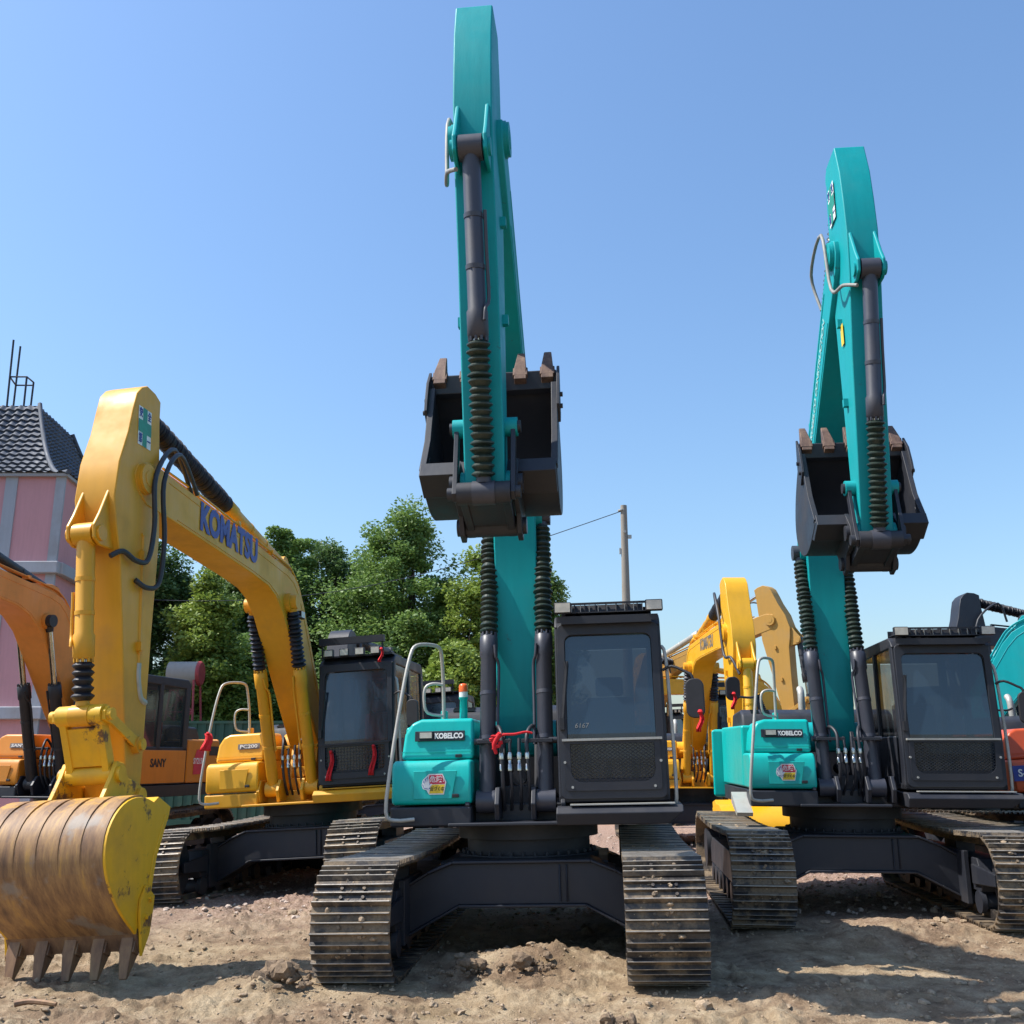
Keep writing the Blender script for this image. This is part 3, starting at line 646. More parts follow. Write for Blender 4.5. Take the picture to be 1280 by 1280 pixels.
    bot = [(5.76, -.07), (5.64, -.17), (5.45, -.19), (4.9, .03), (4.0, .36), (3.1, .685), (2.62, .84), (2.35, .865), (2.05, .80), (1.45, .50), (.8, .16), (.3, -.08), (.05, -.17), (-.1, -.15), (-.18, -.03)]
    hw = P.get('bw', .205)
    s = MB(); s.prism([B(*p) for p in top] + [B(*p) for p in bot], bx - hw, bx + hw)
    for (a, b, rr, ww) in ((0, 0, .17, .34), (5.6, 0, .15, .225), (2.0, 1.0, .12, .27)):
        p = B(a, b); s.cyl((bx - ww, -p[0], p[1]), (bx + ww, -p[0], p[1]), rr, 22)
        s.cyl((bx - ww - .03, -p[0], p[1]), (bx + ww + .03, -p[0], p[1]), rr * .5, 16)
    for sg in (-1, 1):
        s.prism([B(1.60, 1.28), B(1.80, 1.55), B(1.95, 1.64), B(2.10, 1.60), B(2.5, 1.34)], bx + sg * .13, bx + sg * .09)
        # weld-on lips along the side plates
    bo = s.build('boom', armm, root, .012, 2)
    for sg in (-1, 1):
        w_ = MB(); w_.tube([(bx + sg * (hw + .001), -B(*p)[0], B(*p)[1]) for p in [(.25, .28), (1.0, .87), (1.5, 1.23), (1.72, 1.34), (1.90, 1.375), (2.12, 1.335), (3.2, .97), (4.4, .57), (5.2, .29)]], .006, 5); w_.tube([(bx + sg * (hw + .001), -B(*p)[0], B(*p)[1]) for p in [(.4, -.0), (.8, .20), (1.45, .54), (2.05, .84), (2.35, .905), (2.62, .88), (3.1, .725), (4.0, .395), (4.9, .065)]], .006, 5); w_.build('weld_seam', armm, bo)
    for sg in (-1, 1):
        q = MB(); pts = [(.4, .62), (1.4, 1.37), (1.66, 1.52), (1.90, 1.565), (2.14, 1.52), (3.2, 1.155), (4.4, .745), (5.3, .40)]
        for off in (0, .05):
            q.tube([(bx + sg * (.15 - off), -B(*p)[0], B(*p)[1]) for p in pts], .014, 6, smooth=3)
        for p in ((1.2, 1.14), (2.6, 1.36), (3.6, 1.04), (4.6, .65)): w = B(*p); q.box((bx + sg * .12, -w[0], w[1]), (.12, .05, .05))
        q.build('boom_pipe', P.get('pipem', armm), bo)
    # ---- arm
    a = nrm(P['a']); t = ccw(a); ns = P.get('nose', 2.93); ka = ns / 2.93
    A_ = lambda s_, q: comb(T, a, s_ * (ka if s_ > 0 else 1), t, q)
    re = P.get('rear', .92); KB = P.get('kb', .44)
    if P.get('armshape', 'kob') == 'kob':
        arm = [(-re, -.16), (-re, .24), (-.75, .37), (-.40, .43), (-.05, .47), (.45, .44), (1.2, .31), (2.2, .20), (2.75, .13), (2.95, .11), (3.03, .0), (2.95, -.10), (2.75, -.12), (1.5, -.20), (.45, -.27), (.1, -.22), (-.3, -.26), (-.75, -.24)]
    else:
        arm = [(-re, -.18), (-re - .02, -.02), (-re + .03, .08), (-re + .12, .17), (-.62, .23), (-.38, .30), (-.05, .44), (.3, .50), (.55, .45), (.8, .37), (1.4, .29), (2.2, .20), (2.75, .14), (2.95, .12), (3.04, .0), (2.95, -.11), (2.75, -.14), (1.5, -.24), (.5, -.34), (.2, -.32), (-.25, -.30), (-.65, -.28), (-re + .05, -.29)]
    aw = P.get('aw', .155)
    s = MB(); s.prism([A_(*p) for p in arm], bx - aw, bx + aw)
    for (p_, rr, ww) in (((0, 0), .14, .25), ((-re + .12, P.get('rat', -.14)), .10, .15), ((2.93, 0), .10, .19), ((2.48, .0), .075, .25)):
        p = A_(*p_); s.cyl((bx - ww, -p[0], p[1]), (bx + ww, -p[0], p[1]), rr, 20)
    for sg in (-1, 1):
        s.prism([A_(KB - .80, .34), A_(KB - .48, .46), A_(KB - .18, .62), A_(KB - .06, .70), A_(KB + .06, .69), A_(KB + .11, .60), A_(KB + .11, .32), A_(KB - .5, .30)], bx + sg * .135, bx + sg * .10)
        p = A_(KB, .60); s.cyl((bx + sg * .095, -p[0], p[1]), (bx + sg * .155, -p[0], p[1]), .07, 16)
    ao = s.build('arm', armm, root, .014, 2)
    for s_ in (.75, 1.6):
        for sg in (-1, 1): q = MB(); w = A_(s_, -.0); q.box((bx + sg * (aw + .02), -w[0], w[1]), (.05, .06, .08)); q.build('hose_clip', armm, ao)
    # ---- bucket and linkage
    phi = P['phi']; Nn = A_(2.93, 0)
    bm = P['bucket']; PB = bucket(root, bx, Nn, phi, P.get('bwid', 1.12), bm[0], bm[1], P.get('tooth', TOOTH), strips=P.get('strips', False), edge=bm[2] if len(bm) > 2 else None, toothlen=P.get('tlen', 1.15), bs=P.get('bs', 1.))
    Bp = PB(-.05, .42); G = A_(2.48, 0); Rp = circ(G, .58, Bp, .52, P.get('side_', -1))
    s = MB()
    def link(mb, p, q, xa, xb, r0=.065):
        d = nrm((q[0] - p[0], q[1] - p[1])); n = ccw(d); r1 = r0
        pts = [comb(p, d, -r0, n, 0), comb(p, d, -r0 * .5, n, r0), comb(p, d, .1, n, r0 * .7), comb(q, d, -.1, n, r1 * .7), comb(q, d, r1 * .5, n, r1), comb(q, d, r1, n, 0), comb(q, d, r1 * .5, n, -r1), comb(q, d, -.1, n, -r1 * .7), comb(p, d, .1, n, -r0 * .7), comb(p, d, -r0 * .5, n, -r0)]
        mb.prism(pts, xa, xb)
    for sg in (-1, 1):
        g = MB(); link(g, G, Rp, bx + sg * .235, bx + sg * .20); 
        for p in (G, Rp): g.cyl((bx + sg * .19, -p[0], p[1]), (bx + sg * .275, -p[0], p[1]), .05, 14)
        g.build('guide_link', bm[0], root, .005, 2)
    g = MB(); 
    for sg in (-1, 1): link(g, Rp, Bp, bx + sg * .19, bx + sg * .13, .075)
    d = nrm((Bp[0] - Rp[0], Bp[1] - Rp[1])); n = ccw(d); g.prism([comb(Rp, d, .10, n, .04), comb(Bp, d, -.09, n, .04), comb(Bp, d, -.09, n, -.04), comb(Rp, d, .10, n, -.04)], bx - .14, bx + .14)
    g.cyl((bx - .20, -Rp[0], Rp[1]), (bx + .20, -Rp[0], Rp[1]), .085, 20); g.cyl((bx - .20, -Bp[0], Bp[1]), (bx + .20, -Bp[0], Bp[1]), .08, 20)
    g.build('bucket_link', bm[0], root, .006, 2)
    # ---- cylinders
    bel = P.get('bel', BELG)
    for sg in (-1, 1):
        hyd('boom_cylinder', root, bx + sg * .262, (.84, 1.30), B(2.0, 1.0), P.get('bbar', 1.55), P.get('rb', .074), .042, cylm, bel=bel if P.get('bbel', 1) else None, belr=.088, pipe=-sg)
    Ra = A_(-re + .12, P.get('rat', -.14))
    hyd('arm_cylinder', root, bx, B(*P.get('acb', (1.95, 1.56))), Ra, P.get('abar', 2.05), .085, .048, P.get('acyl', cylm), bel=bel if P.get('abel', 1) else None, belr=.105, ring=P.get('aring', .05))
    c0 = A_(KB, .60)
    hyd('bucket_cylinder', root, bx, c0, Rp, P.get('kbar', 1.28) * math.dist(c0, Rp) / (2.74 - KB), P.get('kr', .070), .040, P.get('kcyl', cylm), bel=bel, belr=P.get('kbel', .088), pipe=P.get('kpipe', 1))
    # ---- hoses at the foot and at the arm joint
    hz = MB(); hm = MB()
    for i, xx in enumerate((-.115, -.045, .035, .105)):
        x = bx + xx * 1.05; top_z = 1.86 if i in (0, 3) else 1.66
        if i in (0, 3):
            sg = -1 if i == 0 else 1
            hz.tube([(x - sg * -.06, -.55, 1.80), (x + sg * .05, -.72, 1.95), (x, -.86, 1.88), (x, -.90, 1.70), (x + .01, -.88, 1.45), (x, -.72, 1.22)], .018, 8, smooth=4)
        else: hz.tube([(x, -.86, 1.84), (x, -.89, 1.66), (x + .01, -.87, 1.42), (x - .01, -.70, 1.22)], .015, 8, smooth=4)
        hm.lathe((x, -.895, 1.72), (x, -.895, 1.5), [(0, .02), (.02, .025), (.06, .025), (.065, .018), (.10, .018), (.105, .024), (.16, .024)], 10)
    hz.build('hose', HOSE, root); hm.build('hose_fitting', CHROME, root)
    s = MB(); s.bx(bx - .34, bx - .03, .83, .88, 1.80, 1.835); s.bx(bx + .06, bx + .34, .83, .88, 1.80, 1.835)
    for xx in (-.30, .30): s.cyl((bx + xx, -.80, 1.818), (bx + xx * 1.25, -.80, 1.818), .03, 10)
    # valve body
    s.bx(bx - .13, bx + .13, .1, .6, 1.15, 1.42); s.cyl((bx, -.55, 1.50), (bx, -.30, 1.50), .07, 14)
    s.build('hose_clamp', P.get('frame', DGREY), root, .005, 1)
    if hero >= 2:
        jj = MB(); sgn = P.get('hose_side', -1)
        b1 = B(5.0, .62); b2 = A_(-.25, .22); b3 = A_(KB + .06, .56); m1 = B(5.3, .80)
        for off in ((0, .06) if P.get('hoses2') else (0,)):
            x = bx + sgn * (.24 + off)
            pth = [(x - sgn * .08, -b1[0], b1[1]), (x, -m1[0], m1[1] + .10 - off), (x + sgn * .03, -A_(-.3, -.1)[0], A_(-.3, -.1)[1]), (x + sgn * .02, -A_(.42, .12)[0], A_(.42, .12)[1] - off * 2), (x - sgn * .03, -A_(.52, .42)[0], A_(.52, .42)[1]), (bx + sgn * .12, -b3[0] - .02, b3[1] - .10)]
            if P.get('hoses2'):
                b1 = B(4.9, .50); b2 = B(5.25, .62); AA = lambda xx, s_, q_: (xx, -A_(s_, q_)[0], A_(s_, q_)[1])
                pth = [(x - .10, -b1[0] + .25, b1[1] - .02), (x - .04, -b2[0], b2[1] + .05 - off)]
                pth += [AA(x + .03, -.05, -.08), AA(x + .04, .45, -.06), AA(x + .04, .80, .04), AA(x + .01, .84, .20), AA(bx + aw + .02, .78, .36), AA(bx + aw - .04, .84, .46)] if off == 0 else [AA(x - .01, -.02, -.20), AA(x + .0, .55, -.22), AA(x - .01, .98, -.16), AA(x - .04, 1.06, .0), AA(bx + aw + .015, 1.0, .12)]
            jj.tube(pth, P.get('hr', .018), 8, smooth=5)
        jj.build('hose', P.get('hosem', HOSEG), root)
    return root, B, A_, bx, ao, bo

# ------------------------------------------------------------------ camera maths
CH = 1.65; PITCH = R(13.93); FPX = 1250.
def atpix(px, py, Y):
    v = (640 - py) / FPX; u = (px - 640) / FPX
    dy = math.cos(PITCH) - math.sin(PITCH) * v; dz = math.sin(PITCH) + math.cos(PITCH) * v
    return Vector((u / dy * Y, Y, CH + dz / dy * Y))

#PARTS
# ------------------------------------------------------------------ machines
A_DOWN = (-.05, -1.)
KOB = dict(body=TEAL, arm=TEAL_S, cyl=DGREYC, under=DGREY, frame=DGREY, skirt=DGREY, hood=DGREY, cabm=DGREY, brand='KOBELCO', sticker=True,
           T=(2.78, 6.62), a=(-.02, -1.), phi=math.atan2(1.22, -.70), bx=-.035, bucket=(DGREY, DGREY), mud=150, bel=BELG, beacon=True, rear=1.11, tlen=1.3, bwid=1.07)
MAIN = dict(KOB); MAIN['ry'] = R(-1.3)
m1, B1, A1, bx1, ao1, bo1 = excavator('crawler_excavator', (.185, 10.05, 0), -R(5.5), 'teal excavator in the middle of the photo with its boom raised highest', MAIN)
SECOND = dict(KOB); SECOND.update(mirror_left=True, cabx=(.50, 1.56), gx=1.21, T=(2.75, 6.66), ry=R(.1), bs=.96, beacon=False, kpipe=1, trk=TRKD, mud=260)
m2, B2, A2, bx2, ao2, bo2 = excavator('crawler_excavator', (3.82, 12.15, .06), -R(5.8), 'teal excavator right of the central one, raised arm with green cross sticker', SECOND)
s = MB(); s.prism([(.55, 1.13), (1.05, 1.00), (1.08, 1.04), (.58, 1.24)], -1.30, -1.13); s.build('fender_plate', GALV, m2)
for c_ in m1.children_recursive:
    if c_.name.startswith('windshield'): textobj('chalk_mark', '6167', HOSEG, c_.parent, .062, frame((.57, -1.005, 1.93), (1, 0, 0), (0, .06, 1)), bold=-.0005, ext=.0005, shear=.15)
# flank decals of the second teal machine
def cross_sticker(parent, o, ux, uy, w, h, nm='safety_sticker'):
    """white sheet with a green cross and four characters"""
    o = Vector(o); ux = Vector(ux).normalized(); uy = Vector(uy).normalized(); n = ux.cross(uy)
    q = lambda a, b, e=0: o + ux * a * w + uy * b * h + n * e
    s = MB(); s.plate([q(-.5, -.5), q(.5, -.5), q(.5, .5), q(-.5, .5)], n, .002); so = s.build(nm, WHITE, parent)
    c = .16
    s = MB(); s.plate([q(-c, -.5, .003), q(c, -.5, .003), q(c, -c, .003), q(.5, -c, .003), q(.5, c, .003), q(c, c, .003), q(c, .5, .003), q(-c, .5, .003), q(-c, c, .003), q(-.5, c, .003), q(-.5, -c, .003), q(-c, -c, .003)], n, .002); s.build('green_cross', GREEN, so)
    for ch, a, b in (('安', -.33, .33), ('全', .33, .33), ('第', -.33, -.33), ('一', .33, -.33)):
        textobj('character', ch, BLUE, so, h * .26, frame(q(a, b, .005), ux, uy), bold=.002, sx=w / h)
    return so
def side_mark(fn, s_, t_, x):
    p = fn(s_, t_); return Vector((x, -p[0], p[1]))
p0 = side_mark(A2, -.58, .02, bx2 - .168); e1 = side_mark(A2, -.9, .02, bx2 - .168) - p0
cross_sticker(ao2, p0, (0, -1, 0) if 0 else (0, -1, .0), (0, 0, 1), .30, .42) if 0 else cross_sticker(ao2, p0, (0, -1, 0), (0, 0, 1), .26, .42)
s = MB(); pc = side_mark(A2, .9, .05, bx2 - .168); s.plate([pc + Vector((0, .05, -.10)), pc + Vector((0, -.05, -.10)), pc + Vector((0, -.05, .12)), pc + Vector((0, .05, .12))], (-1, 0, 0), .003); s.build('yellow_sticker', YELD, ao2)
a0 = side_mark(B2, 4.9, .22, bx2 - .209); a1 = side_mark(B2, 3.6, .66, bx2 - .209)
d = (a0 - a1); 
textobj('boom_lettering', 'KOBELCO CONSTRUCTION', plain('faded decal', (.30, .52, .50), .5), bo2, .13, frame(side_mark(B2, 4.2, .50, bx2 - .209), -d.normalized() * -1, Vector((-1, 0, 0)).cross(d.normalized() * 1)), bold=.003, sx=.9)

KOM = dict(bs=.93, kb=.66, tooth=RUST, body=YEL2, arm=YEL, cyl=YEL, under=DGREY, frame=YEL, skirt=YEL, hood=DGREY, cabm=DGREY, cabstyle='kom', side=YEL, hoses2=True, hose_side=1, hosem=HOSE, hr=.024,
                      T=(5.32, 4.19), a=(.0, -1.), phi=R(-67), ry=R(-3.4), cabx=(.38, 1.40), acb=(2.0, 1.62), aring=.03, abar=1.75, rat=-.10, bucket=(YELW, SHELL, RUST), strips=True, bel=BELB, mud=60, armshape='kom', aw=.19, plate='PC200', nose=2.86, rear=.92,
           kr=.076, kbar=1.45, kbel=.088, bx=0., bwid=1.10, kpipe=-1, bw=.20)
m3, B3, A3, bx3, ao3, bo3 = excavator('crawler_excavator', (-2.64, 14.25, .0), -R(8.0), 'yellow excavator left of centre with blue boom lettering, worn bucket resting on the mud', KOM)
# lettering on the flank of its boom
xs = bx3 + .204
pA = side_mark(B3, 4.4, .44, xs); pB = side_mark(B3, 3.2, .92, xs); d = (pB - pA).normalized()
textobj('boom_lettering', 'KOMATSU', BLUE, bo3, .40, frame((side_mark(B3, 3.80, .70, xs + .004)), d, Vector((1, 0, 0)).cross(d)), bold=.020, fit=1.55)
cross_sticker(ao3, side_mark(A3, -.50, .02, bx3 + .1925), (0, 1, 0), (0, 0, 1), .24, .38)
s = MB(); p = side_mark(B3, 1.62, 1.05, xs + .02); s.box(p + Vector((.03, 0, 0)), (.06, .15, .10)); l = s.build('boom_lamp', BLK, bo3, .01, 2); s = MB(); s.box(p + Vector((.064, -.02, 0)), (.006, .12, .08)); s.build('lens', LAMPW, l)
s = MB()
for k, (sa, ln) in enumerate(((.95, 1.0),)):
    q0 = side_mark(A3, .55, -.02, bx3 + .185); q1 = side_mark(A3, 1.75, -.02, bx3 + .185); s.tube([q0 + Vector((0, -.02, 0)), q0, q1], .022, 8)
    s.box(q0 + Vector((0, 0, -.15)), (.05, .06, .03)); s.box(q1 + Vector((0, 0, .1)), (.05, .06, .03))
g_ = side_mark(A3, 1.9, -.02, bx3 + .20)
s.build('arm_pipe', YEL, ao3)
s = MB(); s.tube([q1, q1 + Vector((0, 0, -.14)), q1 + Vector((0, .05, -.30)), q1 + Vector((0, .14, -.34))], .03, 8, smooth=4); s.build('valve_elbow', GALV, ao3)

SANY = dict(body=ORG, arm=ORGB, cyl=BLK, under=DGREY, frame=DGREY, skirt=DGREY, hood=DGREY, cabm=DGREY, side=ORG, T=(5.3, 4.35), a=(.05, -1.), phi=R(-90), bucket=(ORGB, RUST), bel=BELB, bbel=0,
            armshape='kom', rb=.082, bx=0., plate='SANY', bw=.23, mud=0, cabstyle='x', bbar=1.5, rail=0)
m4, B4, A4, bx4, ao4, bo4 = excavator('crawler_excavator', (-6.75, 16.3, 0), -R(13), 'orange excavator at the left edge behind the worn bucket, black boom cylinders with bare rods', SANY)
# its flank: orange door, model badge, louvres
s = MB(); s.bx(1.30, 1.315, -.75, .70, 1.30, 1.80); s.build('door_panel', ORG, m4, .01, 2)
textobj('door_lettering', 'SANY', BLK, m4, .17, frame((1.318, -.05, 1.60), (0, 1, 0), (0, 0, 1)), bold=.006)
s = MB(); s.plate([(1.303, 1.02, 1.42), (1.303, 1.34, 1.42), (1.303, 1.40, 1.52), (1.303, 1.42, 1.82), (1.303, 1.10, 1.82), (1.303, 1.02, 1.64)], (1, 0, 0), .004); bd = s.build('model_badge', REDD, m4)
textobj('badge_lettering', 'SY215C', WHITE, bd, .13, frame((1.309, 1.18, 1.63), (0, 1, 0), (0, 0, 1)), bold=.003, sx=.85)
for z_ in (1.40, 1.80): s = MB(); s.box((1.303, 1.68, z_), (.012, .34, .15)); s.build('louvre', BLK, m4)

E = dict(KOM); E.update(body=YEL2, arm=YEL2, T=(5.0, 3.70), a=(.02, -1.), phi=R(-80), ry=0, cabx=(.35, 1.31), mud=0, bucket=(YEL2, YEL2), strips=False, hero=2, hose_side=-1, hosem=HOSE, rail=0, nose=2.6, hoses2=False, kcyl=YEL2)
m5, B5, A5, bx5, ao5, bo5 = excavator('crawler_excavator', (3.78, 21.6, 0), -R(.5), 'bright yellow excavator behind the gap between the two teal machines, bucket down', E)
xs = bx5 - .204; pA = side_mark(B5, 4.4, .42, xs); pB = side_mark(B5, 3.2, .90, xs); d = (pA - pB).normalized()
textobj('boom_lettering', 'KOMATSU', GREYD, bo5, .30, frame(side_mark(B5, 3.9, .62, xs), d, Vector((-1, 0, 0)).cross(d)), bold=.008, sx=.92)

F = dict(KOM); F.update(body=TAN, arm=TAN, side=TAN, cyl=BLK, kcyl=BLK, acyl=GALV, frame=DGREY, skirt=DGREY, T=(4.6, 5.25), a=(.12, -1.), phi=R(-60), mud=0, bucket=(TAN, TAN), strips=False, rail=0, plate=None, abel=0, bel=None, bbel=0, bwid=1.2, hoses2=False, hosem=HOSE)
m6, B6, A6, bx6, ao6, bo6 = excavator('crawler_excavator', (3.6, 29.6, 0), R(50), 'tan excavator seen side on beyond the bright yellow one, arm hanging straight down', F)
cross_sticker(ao6, side_mark(A6, -.35, .05, bx6 + .178), (0, 1, 0), (0, 0, 1), .32, .42) if 0 else cross_sticker(ao6, side_mark(A6, -.35, .05, bx6 - .178), (0, -1, 0), (0, 0, 1), .34, .42)

G = dict(E); G.update(plate=None, T=(5.6, 3.6), hose_side=1)
m7, *_ = excavator('crawler_excavator', (8.6, 30.5, 0), -R(62), 'far yellow excavator glimpsed low between the tan one and the right teal boom', G)

ORJ = dict(KOM); ORJ.update(mirror_left=True, body=RED, arm=DGREY, side=RED, cyl=DGREYC, frame=DGREY, skirt=DGREY, T=(4.9, 4.9), a=(.02, -1.), phi=R(-80), mud=0, bucket=(DGREY, DGREY), strips=False, plate='S-7', rail=0, mud_=0, hoses2=False)
m8, B8, A8, bx8, ao8, bo8 = excavator('crawler_excavator', (7.35, 13.4, .05), -R(4), 'orange red excavator cut off by the right edge beside the right teal cab', ORJ)
s = MB(); s.bx(-1.14, -.42, .99, 1.012, 1.42, 1.60); s.build('side_band', BLUE, m8)
textobj('band_lettering', 'S-7', WHITE, m8, .12, frame((-1.01, -1.016, 1.51), (1, 0, 0), (0, 0, 1)), bold=.003)
DK = dict(ORJ); DK.update(body=DGREY, side=DGREY, plate=None, arm=DGREY, T=(5.4, 4.35), a=(-.05, -1.), bel=BELB, bbel=1)
m9, B9, A9, bx9, ao9, bo9 = excavator('crawler_excavator', (15.6, 22.6, 0), R(-84), 'dark grey excavator boom reaching in from the right edge with a black ribbed cylinder', DK)
w9 = side_mark(A9, -.35, .0, bx9 + .178)
s = MB(); s.box(side_mark(A9, -.45, .0, bx9 + .168), (.006, .18, .30)); wl = s.build('warning_sticker', YELD, ao9)
TK = dict(KOB); TK.update(T=(5.1, 3.6), mud=0, rail=0, sticker=False, beacon=False, phi=R(-80))
m10, *_ = excavator('crawler_excavator', (7.55, 17.6, 0), R(56), 'teal excavator far right with lowered curved boom behind the orange red machine', TK)
BK = dict(KOM); BK.update(arm=DGREY, body=YEL, cyl=BLK, T=(4.4, 2.92), rail=0, mud=0, plate=None, bucket=(DGREY, DGREY), strips=False, hoses2=False, phi=R(-10), acyl=BLK, kcyl=BLK)
m11, *_ = excavator('crawler_excavator', (-2.15, 21.8, 0), -R(8), 'dark boomed excavator whose grey arm top shows just above the yellow excavator cab', BK)

def rag(p, parent_loc=None, s_=1., lab='', w=.028, h=.17, yaw=0.):
    m = MB(); n = 7; k = 5; vs = []; fs = []
    for i in range(n):
        for j in range(k):
            t = i / (n - 1); a = (j / (k - 1) - .5) * w * (1. + .6 * t)
            vs.append((a + .02 * math.sin(t * 5) * s_, .015 * math.sin(j * 2.2 + t * 4), -h * t))
    for i in range(n - 1):
        for j in range(k - 1): fs.append((i * k + j, i * k + j + 1, (i + 1) * k + j + 1, (i + 1) * k + j))
    m.add(vs, fs, 0, True); m.lathe((0, -.012, .02), (0, -.012, -.02), [(0, .012), (.02, .024), (.04, .014)], 8)
    o = m.build('red_ribbon', REDM, None); md = o.modifiers.new('t', 'SOLIDIFY'); md.thickness = .004; o.location = p; o.rotation_euler = (0, 0, yaw)
    tag(o, lab, 'ribbon', 'red ribbons tied to the machines'); return o
bpy.context.view_layer.update()
def W(m, p): return m.matrix_world @ Vector(p)
o = MB(); o.tube([(-.20, 0, -.07), (-.12, -.01, .0), (0, -.02, .01), (.10, -.01, .03), (.16, 0, .02)], [.013, .009], 8, smooth=4); o.tube([(-.14, -.02, .0), (-.18, -.03, -.08), (-.16, -.02, -.16)], [.026, .014], 8, smooth=4)
for _ in range(14): blob(o, (-.15 + random.uniform(-.05, .04), -.02, -.04 + random.uniform(-.08, .06)), .022)
r = o.build('red_rag', REDM, None); r.location = W(m1, (bx1 + .0, -.91, 1.865)); tag(r, 'crumpled red rag knotted round the hoses of the central teal excavator', 'rag', 'red ribbons tied to the machines')
rag(W(m1, (1.60, -1.075, 2.02)), lab='red ribbon hanging from the black mirror right of the central teal cab')
rag(W(m2, (-1.27, -1.04, 2.30)), lab='red ribbon on the small oval mirror at the right teal excavator handrail')
rag(W(m3, (-1.05, -1.11, 2.05)), lab='red ribbon tied to the handrail left of the yellow tool box', w=.09, h=.22)
rag(W(m3, (1.28, -1.07, 2.98)), lab='red ribbon hanging from the top right of the yellow excavator cab')
rag(W(m3, (.58, -1.05, 1.72)), lab='red ribbon tied low on the left of the yellow excavator cab grille', w=.045, h=.36)
rag(W(m3, (1.14, -1.05, 1.76)), lab='red ribbon tied low on the right of the yellow excavator cab grille', w=.045, h=.36)

# ------------------------------------------------------------------ ground
def hash2(ix, iy, seed):
    h = (ix.astype(np.int64) * 374761393 + iy.astype(np.int64) * 668265263 + seed * 1442695041) & 0x7fffffff
    h = ((h ^ (h >> 13)) * 1274126177) & 0x7fffffff
    return ((h ^ (h >> 16)) & 0xffff) / 65535.
def vnoise(x, y, seed):
    ix = np.floor(x); iy = np.floor(y); fx = x - ix; fy = y - iy; fx = fx * fx * (3 - 2 * fx); fy = fy * fy * (3 - 2 * fy)
    a = hash2(ix, iy, seed); b = hash2(ix + 1, iy, seed); c = hash2(ix, iy + 1, seed); d = hash2(ix + 1, iy + 1, seed)
    return a + (b - a) * fx + (c - a) * fy + (a - b - c + d) * fx * fy
def fbm(x, y, sc, oc, seed, rough=.5):
    s = 0; a = 1; t = 0
    for i in range(oc): s = s + a * vnoise(x * sc + 17.3 * i, y * sc - 9.1 * i, seed + i); t += a; a *= rough; sc *= 2.03
    return s / t
def gheight(x, y):
    near = np.clip(1 - (np.abs(y - 9) - 9) / 18, 0, 1)
    h = (fbm(x, y, .35, 3, 3) - .5) * .16
    h = h + (fbm(x, y, 1.5, 4, 11) - .5) * .075 * near
    cl = fbm(x, y, 5.5, 4, 29, .62); patch = np.clip((fbm(x, y, .8, 3, 41) - .42) * 5, 0, 1)
    h = h + np.clip(cl - .50, 0, 1) * .20 * near * (.18 + .82 * patch)
    h = h + (fbm(x, y, 16., 3, 57, .7) - .5) * .040 * near * (.35 + .65 * patch) + np.clip(fbm(x, y, 11., 2, 91) - .62, 0, 1) * .10 * near
    # churned ridges and tread prints
    def lane(x0, x1, y0, y1, k, wid, amp):
        t = np.clip((y - y0) / (y1 - y0), 0, 1); c = x0 + (x1 - x0) * t + .05 * np.sin(y * 1.7)
        m = np.clip(1 - (np.abs(x - c) / wid) ** 4, 0, 1) * ((y > y0) & (y < y1)) * np.clip(fbm(x, y, 1.3, 2, k) * 2.4 - .6, 0, 1)
        return m * (amp * np.sign(np.sin(y * 2 * math.pi / .19 + .3 * np.sin(x * 3))) * .5 - .03)
    h = h + lane(.92, .70, 4.5, 8.6, 5, .30, .05) + lane(-1.3, -1.45, 4.5, 7.9, 6, .30, .045) + lane(2.3, 2.5, 4.6, 9.8, 9, .3, .04) + lane(-3.0, -2.4, 6, 12, 10, .3, .02)
    bump = lambda cx, cy, sx, sy, a: a * np.exp(-((x - cx) / sx) ** 2 - ((y - cy) / sy) ** 2)
    h = h + bump(.25, 8.9, .8, .35, .16) + bump(-1.9, 8.0, .45, .3, .10) + bump(2.2, 7.9, .7, .25, .09) + bump(3.3, 10.1, .8, .4, .12) + bump(4.3, 10.3, .5, .3, .1)
    # press the ground flat beneath the tracks
    for (mx, my, yw) in ((.185, 10.05, -R(5.5)), (3.82, 12.15, -R(5.)), (-2.64, 14.25, -R(8.0))):
        dx = x - mx; dy = y - my; lx = dx * math.cos(yw) + dy * math.sin(yw); ly = -dx * math.sin(yw) + dy * math.cos(yw)
        m = np.clip(1.25 - np.abs(np.abs(lx) - 1.165) / .42, 0, 1) * np.clip(1.3 - np.abs(ly) / 2.3 * 1.0, 0, .35) / .35
        h = h * (1 - m) + m * (.012 + (.05 if my == 12.15 else 0))
    return h
ys = [-40., -20., -10., -4., 0., 2., 3.4]; y = 3.4
while y < 20: y += .0125 + (y - 3.4) * .0052; ys.append(y)
while y < 900: y *= 1.035; ys.append(y)
ys = np.array(ys); us = np.linspace(-1, 1, 760); us = np.sign(us) * np.abs(us) ** 1.0
X = us[None, :] * (np.maximum(ys, 3.4)[:, None] * .62 + 1.6 + np.maximum(ys - 30, 0)[:, None] * .9 + (ys < 3)[:, None] * 30); Y = np.repeat(ys[:, None], len(us), 1)
Z = gheight(X, Y)
co = np.stack([X, Y, Z], -1).reshape(-1, 3); nr, nc = X.shape
idx = np.arange(nr * nc).reshape(nr, nc); fc = np.stack([idx[:-1, :-1], idx[:-1, 1:], idx[1:, 1:], idx[1:, :-1]], -1).reshape(-1, 4)
